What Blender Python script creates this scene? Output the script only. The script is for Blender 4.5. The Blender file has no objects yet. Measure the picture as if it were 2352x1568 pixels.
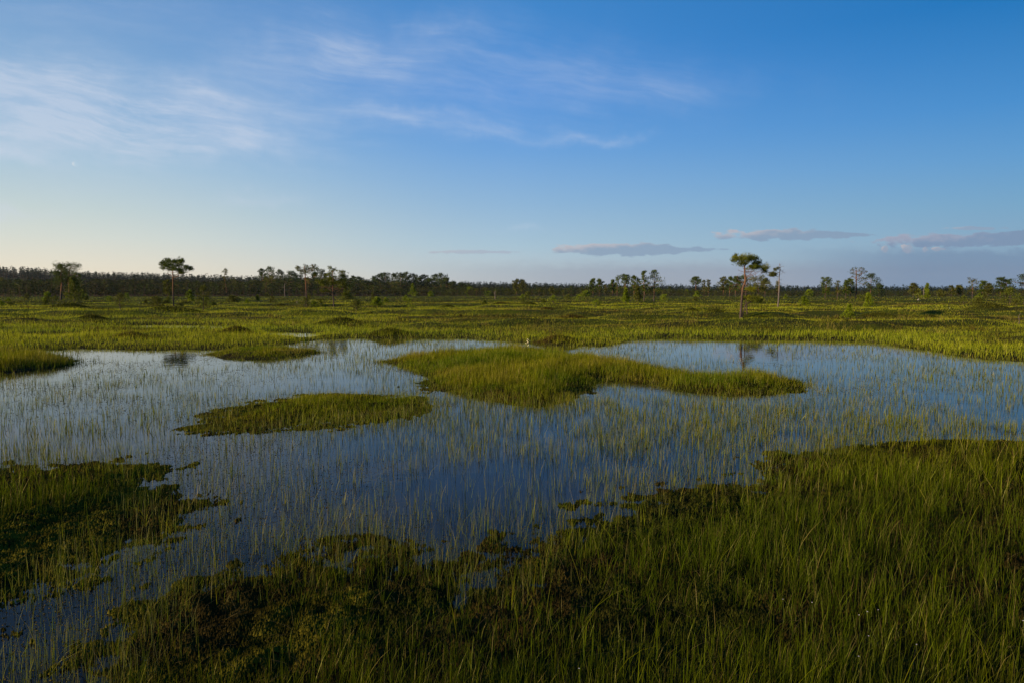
import bpy, math, random
import numpy as np
from mathutils import Vector

sc = bpy.context.scene
col = sc.collection
R = math.radians
rng = np.random.default_rng(7)
random.seed(7)

# ------------------------------------------------------------------ camera, sky, sun, exposure
CAM_H = 2.0
PITCH = 3.95
F = 1568.0                       # focal length in units of a 2352 px wide picture
cam_d = bpy.data.cameras.new('camera'); cam = bpy.data.objects.new('camera', cam_d); col.objects.link(cam)
cam_d.sensor_width = 36; cam_d.lens = 24; cam_d.clip_start = 0.05; cam_d.clip_end = 60000
cam.location = (0, 0, CAM_H); cam.rotation_euler = (R(90 - PITCH), 0, 0)
sc.camera = cam
sc.view_settings.view_transform = 'Standard'; sc.view_settings.look = 'None'
sc.view_settings.exposure = 0.5; sc.view_settings.gamma = 1.0
sc.cycles.max_bounces = 6; sc.cycles.diffuse_bounces = 2; sc.cycles.glossy_bounces = 3
sc.cycles.transmission_bounces = 2; sc.cycles.transparent_max_bounces = 6
sc.cycles.caustics_reflective = False; sc.cycles.caustics_refractive = False

SUN_AZ, SUN_EL = -116.0, 11.0      # degrees clockwise from +Y (the view), above the horizon
sun_d = bpy.data.lights.new('sun', 'SUN'); sun = bpy.data.objects.new('sun', sun_d); col.objects.link(sun)
sun_d.energy = 5.0; sun_d.angle = R(0.5); sun_d.color = (1.0, 0.78, 0.52)
sv = Vector((math.sin(R(SUN_AZ)) * math.cos(R(SUN_EL)), math.cos(R(SUN_AZ)) * math.cos(R(SUN_EL)), math.sin(R(SUN_EL))))
sun.rotation_euler = sv.to_track_quat('Z', 'Y').to_euler()

class NT:                                    # tiny node-expression helper
    def __init__(s, tree): s.t = tree; s.n = tree.nodes; s.l = tree.links
    def node(s, kind, **kw):
        nd = s.n.new(kind)
        for k, v in kw.items(): setattr(nd, k, v)
        return nd
    def put(s, sock, v):
        if isinstance(v, bpy.types.NodeSocket): s.l.new(v, sock)
        else: sock.default_value = v
    def m(s, op, a, b=None, c=None, clamp=False):
        nd = s.node('ShaderNodeMath', operation=op, use_clamp=clamp)
        for i, v in enumerate((a, b, c)):
            if v is not None: s.put(nd.inputs[i], v)
        return nd.outputs[0]
    def comb(s, x, y, z):
        nd = s.node('ShaderNodeCombineXYZ')
        for i, v in enumerate((x, y, z)): s.put(nd.inputs[i], v)
        return nd.outputs[0]
    def noise(s, vec, scale, detail=4, rough=0.5, dist=0.0, out=0):
        nd = s.node('ShaderNodeTexNoise'); s.put(nd.inputs['Vector'], vec)
        nd.inputs['Scale'].default_value = scale; nd.inputs['Detail'].default_value = detail
        nd.inputs['Roughness'].default_value = rough; nd.inputs['Distortion'].default_value = dist
        return nd.outputs[out]
    def ss(s, v, a, b, ta=0.0, tb=1.0):
        nd = s.node('ShaderNodeMapRange', interpolation_type='SMOOTHSTEP')
        s.put(nd.inputs[0], v)
        for i, q in enumerate((a, b, ta, tb)): s.put(nd.inputs[i + 1], q)
        return nd.outputs[0]
    def mix(s, f, a, b, blend='MIX'):
        nd = s.node('ShaderNodeMix', data_type='RGBA', blend_type=blend)
        s.put(nd.inputs[0], f); s.put(nd.inputs[6], a); s.put(nd.inputs[7], b)
        return nd.outputs[2]

def c4(r, g, b): return (r, g, b, 1.0)

world = bpy.data.worlds.new('World'); sc.world = world; world.use_nodes = True
w = NT(world.node_tree); w.n.clear()
SKY_STR = 0.10
sky = w.node('ShaderNodeTexSky', sky_type='NISHITA', sun_disc=False)
sky.sun_elevation = R(SUN_EL); sky.sun_rotation = R(SUN_AZ)
sky.air_density = 1.0; sky.dust_density = 0.6; sky.ozone_density = 2.0; sky.altitude = 0
tc = w.node('ShaderNodeTexCoord')
sep = w.node('ShaderNodeSeparateXYZ'); w.l.new(tc.outputs['Generated'], sep.inputs[0])
dx, dy, dz = sep.outputs
ay = w.m('MAXIMUM', w.m('ABSOLUTE', dy), 0.05)
U = w.m('DIVIDE', dx, ay); V = w.m('DIVIDE', dz, ay)          # tangents of azimuth and height
base = w.mix(1.0, sky.outputs[0], c4(SKY_STR, SKY_STR, SKY_STR), 'MULTIPLY')
def lin(c): return tuple(((v / 255 + .055) / 1.055)**2.4 if v > 10 else v / 255 / 12.92 for v in c) + (1.0,)
def ramp(fac, stops):
    nd = w.node('ShaderNodeValToRGB'); w.l.new(fac, nd.inputs[0]); cr = nd.color_ramp; cr.interpolation = 'LINEAR'
    for i, (p, c) in enumerate(stops):
        e = cr.elements[i] if i < 2 else cr.elements.new(p)
        e.position = p; e.color = lin(c)
    return nd.outputs[0]
# clear-evening colours of the air by height: towards the sun, ahead, and away from the sun
dzc = w.m('MAXIMUM', dz, 0.0)
gL = ramp(dzc, [(0, (244, 224, 194)), (.035, (234, 226, 206)), (.07, (216, 221, 212)), (.105, (198, 213, 213)), (.16, (168, 198, 218)), (.22, (140, 180, 216)), (.33, (112, 158, 207)), (.5, (80, 130, 190)), (.95, (40, 90, 160))])
gC = ramp(dzc, [(0, (196, 196, 196)), (.035, (184, 198, 206)), (.07, (168, 196, 214)), (.13, (143, 182, 217)), (.20, (112, 165, 221)), (.28, (78, 146, 218)), (.40, (62, 134, 202)), (.6, (45, 108, 178)), (.95, (32, 84, 155))])
gR = ramp(dzc, [(0, (150, 165, 185)), (.035, (135, 163, 188)), (.07, (130, 167, 196)), (.105, (118, 165, 200)), (.16, (96, 156, 208)), (.22, (70, 142, 206)), (.33, (24, 116, 187)), (.5, (18, 96, 170)), (.95, (26, 78, 150))])
hor = w.m('SQRT', w.m('ADD', w.m('ADD', w.m('POWER', dx, 2.0), w.m('POWER', dy, 2.0)), 0.0001))
saz = w.m('DIVIDE', dx, hor)
air = w.mix(w.ss(saz, -.62, .05), gL, gC); air = w.mix(w.m('MULTIPLY', w.m('MAXIMUM', saz, 0.0), 1.67, clamp=True), air, gR)
base = w.mix(0.96, base, air)
uv = w.comb(U, V, 0.0)
def uX(X): return (X - 1176) / F
def vY(Y): return (675 - Y) / F
# thin cirrus: combed fibres inside soft drifting patches
warp = w.noise(uv, 3.0, 3, 0.5)
fu = w.m('ADD', w.m('MULTIPLY', U, 3.2), w.m('MULTIPLY', warp, 0.5))
fv = w.m('ADD', w.m('ADD', w.m('MULTIPLY', V, 22.0), w.m('MULTIPLY', U, 3.5)), w.m('MULTIPLY', warp, 2.2))
fib = w.noise(w.comb(fu, fv, 0.3), 1.7, 9, 0.68, 0.25)
soft = w.noise(w.comb(w.m('MULTIPLY', U, 2.0), w.m('MULTIPLY', V, 5.0), 4.0), 1.5, 4, 0.55)
wn = w.node('ShaderNodeSeparateColor'); w.l.new(w.noise(uv, 6.0, 5, 0.6, 0.0, 1), wn.inputs[0])
UW = w.m('ADD', U, w.m('MULTIPLY', w.m('SUBTRACT', wn.outputs[0], .5), .35)); VW = w.m('ADD', V, w.m('MULTIPLY', w.m('SUBTRACT', wn.outputs[1], .5), .13))
cir = None
for X, Y, rx, ry, amp in ((30, 235, 260, 95, 1.5), (440, 265, 270, 90, 1.4), (60, 300, 200, 40, .6), (820, 140, 200, 65, .6), (760, 95, 160, 45, .3),
                          (890, 280, 150, 26, .7), (1140, 300, 120, 26, .6), (1320, 326, 90, 14, .55), (1450, 205, 260, 60, .3),
                          (590, 350, 210, 30, .8), (30, 358, 130, 22, .7), (600, 458, 110, 14, .5), (40, 487, 120, 16, .7),
                          (250, 40, 500, 60, .22), (1150, 170, 340, 90, .3), (200, 420, 500, 60, .15), (1190, 520, 60, 6, .3)):
    a = w.m('POWER', w.m('DIVIDE', w.m('SUBTRACT', UW, uX(X)), rx / F), 2.0)
    b = w.m('POWER', w.m('DIVIDE', w.m('SUBTRACT', VW, vY(Y)), ry / F), 2.0)
    g = w.m('MULTIPLY', w.m('EXPONENT', w.m('MULTIPLY', w.m('ADD', a, b), -1.1)), amp)
    cir = g if cir is None else w.m('ADD', cir, g)
dens = w.m('MULTIPLY', w.m('MINIMUM', cir, 1.5), w.m('ADD', w.ss(fib, 0.34, 0.76, 0.0, 0.72), w.ss(soft, 0.22, 0.72, 0.0, 0.62)), clamp=True)
base = w.mix(w.m('MULTIPLY', dens, 0.58), base, c4(0.62, 0.68, 0.80))
# low banks of grey cloud over the right of the horizon
en = w.noise(w.comb(w.m('MULTIPLY', U, 9.0), w.m('MULTIPLY', V, 34.0), 1.7), 1.6, 7, 0.6)
en2 = w.noise(w.comb(w.m('MULTIPLY', U, 30.0), w.m('MULTIPLY', V, 60.0), 3.3), 1.4, 5, 0.55)
edge = w.m('ADD', w.m('MULTIPLY', w.m('SUBTRACT', en, 0.5), 1.7), w.m('MULTIPLY', w.m('SUBTRACT', en2, 0.5), 2.0))
# broad soft veil
v1 = w.m('MULTIPLY', w.ss(w.m('ADD', V, w.m('MULTIPLY', edge, 0.008)), vY(590), vY(625)), w.ss(U, uX(800), uX(1500)))
base = w.mix(w.m('MULTIPLY', v1, 0.60), base, c4(0.28, 0.32, 0.41))
v2 = w.m('MULTIPLY', w.ss(w.m('ADD', V, w.m('MULTIPLY', edge, 0.012)), vY(560), vY(592)), w.ss(U, uX(1720), uX(2150)))
base = w.mix(w.m('MULTIPLY', v2, 0.70), base, c4(0.17, 0.26, 0.40))
en3 = w.m('MULTIPLY', w.m('SUBTRACT', w.noise(w.comb(U, V, 9.0), 95.0, 5, 0.6), 0.5), 2.6)
def cloud(base, X, Y, rx, ry, tail, amt, dark, lit, ly, edge=edge):
    du = w.m('DIVIDE', w.m('SUBTRACT', U, uX(X)), rx / F)
    # height shrinks towards the right: a wedge with a thin tail
    hh = w.m('MAXIMUM', w.m('SUBTRACT', 1.0, w.m('MULTIPLY', w.m('MAXIMUM', du, 0.0), tail)), 0.18)
    dv = w.m('DIVIDE', w.m('SUBTRACT', V, vY(Y)), w.m('MULTIPLY', hh, ry / F))
    r = w.m('ADD', w.m('SQRT', w.m('ADD', w.m('POWER', du, 2.0), w.m('POWER', dv, 2.0))), edge)
    mk = w.ss(r, 0.72, 1.05, 1.0, 0.0)
    lt = w.ss(w.m('ADD', w.m('SUBTRACT', w.m('MULTIPLY', dv, ly), du), w.m('MULTIPLY', edge, 0.8)), 0.15, 1.3)
    return w.mix(w.m('MULTIPLY', mk, amt), base, w.mix(lt, dark, lit))
PK = c4(0.56, 0.49, 0.50); DK = c4(0.24, 0.33, 0.46)
base = cloud(base, 1480, 574, 190, 17, .8, .75, DK, PK, .8)
base = cloud(base, 1840, 541, 185, 15, .8, .8, DK, PK, .6)
base = cloud(base, 2290, 553, 270, 18, .0, .8, c4(.20, .28, .42), c4(.42, .40, .48), .5)
base = cloud(base, 2220, 526, 70, 5, .0, .5, c4(.30, .34, .45), PK, .5)
base = cloud(base, 1110, 580, 100, 5, .0, .5, c4(.38, .40, .50), c4(.45, .42, .48), .5)
for X, Y, rx, ry in ((2026, 573, 10, 9), (2078, 571, 17, 11), (2118, 574, 9, 7), (2150, 573, 20, 5)):
    base = cloud(base, X, Y, rx * .9, ry * .9, .0, .6, c4(.33, .36, .45), c4(.62, .50, .47), .8, en3)
bg = w.node('ShaderNodeBackground'); w.l.new(base, bg.inputs[0]); bg.inputs[1].default_value = 0.707      # with exposure +0.5
wo = w.node('ShaderNodeOutputWorld'); w.l.new(bg.outputs[0], wo.inputs[0])

# ------------------------------------------------------------------ helpers
def world_pt(X, Y, z=0.0):
    """point of the plane at height z seen at (X, Y) of the 2352 px wide picture"""
    a = (X - 1176.0) / F; b = (784.0 - Y) / F
    cp, sp = math.cos(R(PITCH)), math.sin(R(PITCH))
    d = np.array([a, cp + b * sp, -sp + b * cp])
    t = (z - CAM_H) / d[2]
    return np.array([d[0] * t, d[1] * t, z])

def tag(o, label=None, cat=None, group=None, kind=None):
    if label: o['label'] = label
    if cat: o['category'] = cat
    if group: o['group'] = group
    if kind: o['kind'] = kind
    return o

def mesh_obj(name, V_, T_, mat, cols=None, parent=None, smooth=False):
    me = bpy.data.meshes.new(name)
    V_ = np.ascontiguousarray(V_, dtype=np.float32); T_ = np.ascontiguousarray(T_, dtype=np.int32)
    k = T_.shape[1]
    me.vertices.add(len(V_)); me.vertices.foreach_set('co', V_.ravel())
    me.loops.add(T_.size); me.loops.foreach_set('vertex_index', T_.ravel())
    me.polygons.add(len(T_)); me.polygons.foreach_set('loop_start', np.arange(0, T_.size, k, dtype=np.int32))
    me.polygons.foreach_set('use_smooth', np.full(len(T_), smooth, dtype=bool))
    me.update(calc_edges=True)
    if cols is not None:
        at = me.color_attributes.new('Col', 'BYTE_COLOR', 'POINT')
        c = np.ones((len(V_), 4), np.float32); c[:, :3] = cols
        at.data.foreach_set('color', c.ravel())
    me.materials.append(mat)
    o = bpy.data.objects.new(name, me); col.objects.link(o)
    if parent: o.parent = parent
    return o

_perm = np.random.default_rng(3).permutation(512)
_val = np.random.default_rng(4).random(512)
def vnoise(x, y, seed=0):
    xi = np.floor(x).astype(np.int64); yi = np.floor(y).astype(np.int64)
    fx = x - xi; fy = y - yi; fx = fx * fx * (3 - 2 * fx); fy = fy * fy * (3 - 2 * fy)
    def h(a, b): return _val[_perm[(_perm[(a + seed * 37) % 512] + b) % 512]]
    return (h(xi, yi) * (1 - fx) + h(xi + 1, yi) * fx) * (1 - fy) + (h(xi, yi + 1) * (1 - fx) + h(xi + 1, yi + 1) * fx) * fy
def fbm(x, y, sc_, oc=4, seed=0):
    s = 0; a = 1; t = 0
    for i in range(oc):
        s = s + a * vnoise(x / sc_ * 2**i + 13.7 * i, y / sc_ * 2**i + 7.1 * i, seed + i); t += a; a *= 0.55
    return s / t                                   # 0..1
def sstep(a, b, x):
    t = np.clip((x - a) / (b - a), 0, 1); return t * t * (3 - 2 * t)

# ------------------------------------------------------------------ shorelines (traced once, laid on the water plane z = 0)
def poly(pts): return np.array([world_pt(x, y)[:2] for x, y in pts])
POND = poly([(-900, 812), (-300, 810), (0, 809), (60, 805), (120, 801), (164, 799), (222, 799), (280, 802), (342, 802), (444, 801), (513, 800), (600, 796), (680, 789),
             (720, 781), (760, 777), (804, 775), (920, 776), (1043, 776), (1111, 779), (1203, 785), (1282, 792), (1402, 793), (1419, 788), (1453, 780),
             (1521, 776), (1607, 777), (1650, 778), (1787, 780), (1924, 781), (1999, 784), (2043, 793), (2129, 802), (2180, 813), (2260, 821), (2352, 826), (2700, 840), (3400, 880),
             (3400, 1060), (2700, 1025), (2352, 1016), (2230, 1013), (2129, 1012), (2026, 1018), (1958, 1032), (1889, 1050), (1835, 1078), (1787, 1115), (1700, 1135), (1620, 1148), (1556, 1158),
             (1453, 1176), (1402, 1192), (1333, 1240), (1265, 1275), (1225, 1350), (1160, 1395), (1080, 1370), (980, 1325), (860, 1300), (760, 1308), (640, 1330), (560, 1342),
             (460, 1358), (400, 1375), (380, 1425), (340, 1475), (318, 1515), (290, 1575), (220, 1700), (-300, 1700), (-300, 1400), (0, 1368), (68, 1346), (137, 1322), (171, 1298), (205, 1282),
             (265, 1250), (300, 1225), (336, 1192), (385, 1165), (350, 1118), (362, 1095), (330, 1078), (239, 1066), (164, 1068), (85, 1074), (0, 1085), (-300, 1094), (-900, 1100)])
P1 = poly([(120, 752), (250, 750), (340, 745.5), (430, 746), (585, 751), (500, 757), (430, 756), (300, 755)])
P2 = poly([(60, 772), (110, 770), (160, 771), (150, 775), (110, 775.5)])
P3 = poly([(610, 765), (660, 762), (700, 763), (745, 770), (700, 777), (640, 772)])
PUD = poly([(1180, 1330), (1290, 1335), (1420, 1400), (1560, 1490), (1640, 1600), (1500, 1600), (1400, 1480), (1290, 1420), (1200, 1390)])
ISL = {
 'left': poly([(-300, 815), (0, 819), (60, 817), (120, 820), (162, 829), (150, 838), (100, 845), (50, 851), (0, 855), (-300, 870)]),
 'slim': poly([(468, 813), (520, 806), (580, 802), (650, 801), (700, 804), (739, 808), (700, 816), (640, 823), (560, 825), (500, 820)]),
 'long': poly([(885, 830), (950, 820), (1060, 813), (1150, 808), (1210, 806), (1270, 811), (1340, 822), (1440, 836), (1540, 850), (1620, 866), (1667, 864), (1730, 862), (1786, 866), (1820, 874),
               (1838, 885), (1820, 896), (1786, 903), (1684, 905), (1616, 900), (1548, 893), (1521, 883), (1453, 876), (1385, 873), (1357, 883), (1344, 900), (1316, 917),
               (1248, 929), (1180, 924), (1111, 913), (1060, 903), (1009, 893), (982, 880), (995, 864), (941, 847)]),
 'low': poly([(520, 968), (550, 948), (620, 928), (710, 915), (850, 911), (930, 918), (982, 932), (965, 944), (900, 953), (800, 963), (700, 973), (600, 981), (510, 978)]),
}
def sdist(P, poly_):
    """signed distance, positive inside"""
    out = np.empty(len(P)); A = poly_; B = np.roll(poly_, -1, 0)
    for s in range(0, len(P), 60000):
        p = P[s:s + 60000]; dmin = np.full(len(p), 1e18); ins = np.zeros(len(p), bool)
        for a, b in zip(A, B):
            e = b - a; q0 = p[:, 0] - a[0]; q1 = p[:, 1] - a[1]
            t = np.clip((q0 * e[0] + q1 * e[1]) / (e @ e + 1e-12), 0, 1)
            dmin = np.minimum(dmin, (q0 - t * e[0])**2 + (q1 - t * e[1])**2)
            if a[1] != b[1]:
                c = (a[1] > p[:, 1]) != (b[1] > p[:, 1])
                ins ^= c & (p[:, 0] < (b[0] - a[0]) * (p[:, 1] - a[1]) / (b[1] - a[1]) + a[0])
        d = np.sqrt(dmin); out[s:s + 60000] = np.where(ins, d, -d)
    return out

# hummocks: X0, X1, Ytop, Ybase, tone (0 dark heath, 1 brown), label
HUM = [
 (490, 580, 750, 768, 1, 'dark rounded heather hummock, alone beside the left sedge pools'),
 (706, 845, 729, 750, 0, 'long dark shrub hummock in front of the two pines left of centre'),
 (835, 940, 753, 769, 0, 'low dark shrub hummock at the edge of the far pool shore, left of centre'),
 (1190, 1250, 701, 709, 0, 'small flat dark hummock in the middle of the bog plain'),
 (1228, 1285, 713, 721, 1, 'small brown hummock just in front of the flat dark one mid-plain'),
 (1250, 1378, 727, 746, 1, 'broad brown heathery hummock in the bright green lawn at centre'),
 (1210, 1332, 768, 784, 1, 'dark brown hummock on the far shore behind the long islet'),
 (1568, 1610, 723, 733, 0, 'small dark hummock left of the big umbrella pine'),
 (1622, 1668, 727, 736, 0, 'dark hummock close to the left of the big pine trunk'),
 (1712, 1790, 729, 742, 0, 'dark hummock right in front of the foot of the big pine'),
 (1798, 1892, 707, 719, 0, 'dark low hummock right of the nearly bare pine'),
 (1984, 2078, 723, 734, 0, 'long dark hummock on the plain below the flat-topped pine'),
 (2112, 2168, 728, 737, 0, 'small dark hummock in the open plain on the right'),
 (2230, 2342, 709, 726, 0, 'widest dark shrub hummock at the far right of the plain'),
 (90, 192, 707, 721, 0, 'dark hummock in front of the pair of pines on the left'),
 (-20, 52, 697, 706, 0, 'dark hummock at the left edge of the plain'),
 (315, 478, 713, 726, 0, 'long dark hummock at the foot of the tall flat-crowned left pine'),
 (240, 334, 771, 779, 1, 'flat brown hummock beside the narrow left pools'),
 (172, 242, 729, 739, 0, 'dark hummock just behind the narrow left pool'),
 (622, 660, 699, 708, 0, 'small dark hummock left of the leaning forked pine'),
 (711, 750, 686, 696, 0, 'dark hummock between the two pines left of centre'),
 (922, 970, 693, 700, 0, 'thin dark hummock before the dense dark grove'),
 (1008, 1046, 701, 709, 0, 'small dark hummock right of the dark grove'),
 (1108, 1178, 701, 709, 1, 'flat brownish hummock near the thin grey snag'),
 (2060, 2120, 745, 752, 1, 'flat brown hummock in grass above the right end of the pool'),
]
hum = []
for X0, X1, Yt, Yb, tone, lab in HUM:
    p = world_pt((X0 + X1) / 2, Yb, 0.12); D = p[1]
    rx = (X1 - X0) / 2 / F * D; hh = (Yb - Yt) / F * D
    hum.append((p[0], p[1] + rx * .45, rx, rx * .55, min(hh, .7), tone, lab))

def height(x, y, sd=None):
    """returns ground height and signed distance to the shore (positive = land)"""
    P = np.stack([x, y], 1)
    if sd is None: sd = shore(P)
    r = np.hypot(x, y)
    land = 0.15 * (1 - np.exp(-np.maximum(sd, 0) / np.where(r < 9, 1.8, .7))) + 0.10 * sstep(2, 9, sd)
    moss = (fbm(x, y, 0.35, 3, 5) - 0.5) * 0.07 * (1 - sstep(25, 60, r))
    hm = (sstep(0.42, 0.75, fbm(x * 0.6, y, 5.0, 3, 9)) * 0.42 + (fbm(x, y, 1.6, 2, 21) - 0.5) * 0.08) * sstep(2, 8, sd) * sstep(22, 32, r)
    h = np.where(sd > 0, land + hm + moss * sstep(-.1, .4, sd), np.maximum(sd * 0.16, -0.5) + moss * 0.9 * (1 - sstep(.2, 1.6, -sd)))
    ws = np.maximum(1 - sstep(9, 10.5, r), (1 - sstep(15, 16.5, r)) * sstep(1.2, 1.7, -x))
    lowi = sstep(10, 11, r) * sstep(1.2, 1.7, -x)
    fl = .052 * sd + (fbm(x, y, .17 + .13 * lowi, 4, 105) - .5) * .085 + (fbm(x, y, .9, 2, 107) - .5) * .035 + .004 * lowi
    wk = ws * (1 - sstep(.7, 1.9, abs(sd)))
    h = h * (1 - wk) + fl * wk
    for hx, hy, rx, ry, hh, tone, lab in hum:
        m = (abs(x - hx) < 3 * rx) & (abs(y - hy) < 3 * ry)
        if m.any(): h[m] += hh * .6 * np.exp(-((x[m] - hx) / rx)**2 * 1.6 - ((y[m] - hy) / ry)**2 * 1.6)
    az = np.degrees(np.arctan2(x, y))
    hill = sstep(650, 1250, r) * np.interp(az, [-60, -37, -32, -26, -20, -10, 1, 12, 28, 36], [28, 26, 19, 17, 15, 9.5, 4.5, 1.5, 0, 0])
    return h + hill, sd
def shore(P):
    x, y = P[:, 0], P[:, 1]; r = np.hypot(x, y)
    wob = (fbm(x, y, 1.1, 4, 31) - .5) * np.clip(r * .035, .25, .9)
    m = r < 110
    out = np.full(len(P), 30.0)
    Q = P[m]
    w_ = sdist(Q, POND)
    for pp in (P1, P2, P3): w_ = np.maximum(w_, sdist(Q, pp))
    for k in ISL.values(): w_ = np.minimum(w_, -sdist(Q, k))
    out[m] = np.minimum(-w_ + wob[m], 30)
    return out

# polar ground sheet, centred below the camera
NR, NA = 900, 1100
rad = np.concatenate([[0.4, 0.9, 1.5], np.exp(np.linspace(math.log(2.0), math.log(700), NR)), np.exp(np.linspace(math.log(720), math.log(2400), 60))])
th = np.concatenate([np.radians(np.linspace(-48, 48, NA)), np.radians(np.linspace(48, 312, 90)[1:-1])])
RR, TT = np.meshgrid(rad, th, indexing='ij')
gx = (RR * np.sin(TT)).ravel(); gy = (RR * np.cos(TT)).ravel()
gh, gsd = height(gx, gy)
nr, na = RR.shape
idx = np.arange(nr * na).reshape(nr, na); nx_ = np.roll(idx, -1, 1)
quads = np.stack([idx[:-1], nx_[:-1], nx_[1:], idx[1:]], -1).reshape(-1, 4)
tris = np.concatenate([quads[:, [0, 2, 1]], quads[:, [0, 3, 2]]])
V_ = np.stack([gx, gy, gh], 1); V_ = np.vstack([V_, [0, 0, 0.2]])
cen = np.stack([np.full(na, nr * na), nx_[0], idx[0]], 1)
SD = gsd.reshape(nr, na); GH = gh.reshape(nr, na)
thF = th[:NA]
def lookup(x, y):
    r = np.hypot(x, y); a = np.arctan2(x, y)
    i = np.clip(np.searchsorted(rad, r) - 1, 0, nr - 2); fi = np.clip((r - rad[i]) / (rad[i + 1] - rad[i]), 0, 1)
    ja = np.clip((a - thF[0]) / (thF[1] - thF[0]), 0, NA - 1.001); j = ja.astype(int); fj = ja - j
    def b(G): return (G[i, j] * (1 - fj) + G[i, j + 1] * fj) * (1 - fi) + (G[i + 1, j] * (1 - fj) + G[i + 1, j + 1] * fj) * fi
    return b(GH), b(SD)
def ground_z(x, y): return float(lookup(np.array([x]), np.array([y]))[0][0])

def base_mat(name, rough=0.8, spec=0.2):
    m = bpy.data.materials.new(name); m.use_nodes = True
    t = NT(m.node_tree); p = t.n['Principled BSDF']; p.inputs['Roughness'].default_value = rough
    p.inputs['Specular IOR Level'].default_value = spec
    return m, t, p
def mat_ground():
    m, t, p = base_mat('peat_and_moss', 0.95, 0.02)
    g = t.node('ShaderNodeNewGeometry').outputs['Position']
    n1 = t.noise(g, 0.35, 5, 0.6); n2 = t.noise(g, 7.0, 6, 0.65); n3 = t.noise(g, 1.6, 5, 0.6)
    c = t.mix(t.ss(n2, .35, .7), c4(.012, .010, .004), c4(.028, .028, .006))
    c = t.mix(t.m('MULTIPLY', t.ss(n3, .5, .7), .6), c, c4(.040, .022, .007))
    at = t.node('ShaderNodeAttribute', attribute_name='Col')
    c = t.mix(t.m('MULTIPLY', at.outputs['Fac'], 1.0), c, t.mix(t.ss(n1, .35, .65), c4(.07, .085, .006), c4(.035, .035, .008)))
    t.l.new(c, p.inputs['Base Color'])
    b = t.node('ShaderNodeBump'); b.inputs['Strength'].default_value = 1.0; b.inputs['Distance'].default_value = 0.03
    t.l.new(t.noise(g, 22.0, 6, 0.7), b.inputs['Height']); t.l.new(b.outputs[0], p.inputs['Normal'])
    return m
gc = np.zeros((len(V_), 3)); gc[:-1] = (sstep(20, 40, RR.ravel()) * sstep(.3, 2, gsd))[:, None]
ground = mesh_obj('ground', V_, np.vstack([tris, cen]), mat_ground(), gc, smooth=True); tag(ground, kind='structure')

def mat_water():
    m, t, p = base_mat('bog_water', 0.03, 0.14)
    p.inputs['Base Color'].default_value = c4(.004, .005, .007); p.inputs['IOR'].default_value = 1.33
    g = t.node('ShaderNodeNewGeometry').outputs['Position']
    b = t.node('ShaderNodeBump'); b.inputs['Strength'].default_value = 0.25; b.inputs['Distance'].default_value = 0.01
    t.l.new(t.noise(g, 2.5, 3, 0.5), b.inputs['Height']); t.l.new(b.outputs[0], p.inputs['Normal'])
    return m
wv = np.array([(-90, -20, 0), (90, -20, 0), (90, 110, 0), (-90, 110, 0)], float)
water = mesh_obj('water', wv, np.array([[0, 1, 2, 3]]), mat_water()); tag(water, kind='structure')

# ------------------------------------------------------------------ materials driven by a colour attribute
def mat_leaf(name, trans=0.35, rough=0.55, gain=1.0):
    m = bpy.data.materials.new(name); m.use_nodes = True; t = NT(m.node_tree); t.n.clear()
    at = t.node('ShaderNodeAttribute', attribute_name='Col')
    g = t.node('ShaderNodeNewGeometry').outputs['Position']
    c = t.mix(1.0, at.outputs['Color'], t.mix(t.noise(g, 3.0, 3), c4(.8 * gain, .8 * gain, .8 * gain), c4(1.2 * gain, 1.2 * gain, 1.2 * gain)), 'MULTIPLY')
    d = t.node('ShaderNodeBsdfDiffuse'); t.l.new(c, d.inputs[0])
    tr = t.node('ShaderNodeBsdfTranslucent'); t.l.new(c, tr.inputs[0])
    gl = t.node('ShaderNodeBsdfGlossy'); gl.inputs['Roughness'].default_value = rough; gl.inputs[0].default_value = c4(.8, .72, .35)
    mx = t.node('ShaderNodeMixShader'); mx.inputs[0].default_value = trans; t.l.new(d.outputs[0], mx.inputs[1]); t.l.new(tr.outputs[0], mx.inputs[2])
    m2 = t.node('ShaderNodeMixShader'); m2.inputs[0].default_value = 0.012; t.l.new(mx.outputs[0], m2.inputs[1]); t.l.new(gl.outputs[0], m2.inputs[2])
    o = t.node('ShaderNodeOutputMaterial'); t.l.new(m2.outputs[0], o.inputs[0])
    return m
M_GRASS = mat_leaf('sedge_blade', 0.4, 0.4)
M_NEEDLE = mat_leaf('pine_needles', 0.25, 0.5)
M_HEATH = mat_leaf('heath_leaves', 0.15, 0.6)
M_MOSS = mat_leaf('sphagnum', 0.1, 0.6)
def mat_bark(name, low, high, z0, z1):
    m, t, p = base_mat(name, 0.9, 0.15)
    o = t.node('ShaderNodeTexCoord').outputs['Object']
    s = t.node('ShaderNodeSeparateXYZ'); t.l.new(o, s.inputs[0])
    n = t.noise(o, 9.0, 5, .65)
    f = t.ss(t.m('ADD', s.outputs[2], t.m('MULTIPLY', t.m('SUBTRACT', n, .5), 1.0)), z0, z1)
    c = t.mix(f, c4(*low), c4(*high)); c = t.mix(t.ss(n, .3, .7), t.mix(1.0, c, c4(.5, .5, .5), 'MULTIPLY'), c)
    t.l.new(c, p.inputs['Base Color'])
    b = t.node('ShaderNodeBump'); b.inputs['Strength'].default_value = .8; b.inputs['Distance'].default_value = .03
    t.l.new(n, b.inputs['Height']); t.l.new(b.outputs[0], p.inputs['Normal'])
    return m
M_BARK = mat_bark('pine_bark', (.085, .062, .048), (.22, .105, .05), 1.2, 3.0)
M_BARKG = mat_bark('grey_dead_bark', (.16, .13, .11), (.24, .19, .16), 1.0, 3.0)

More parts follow.
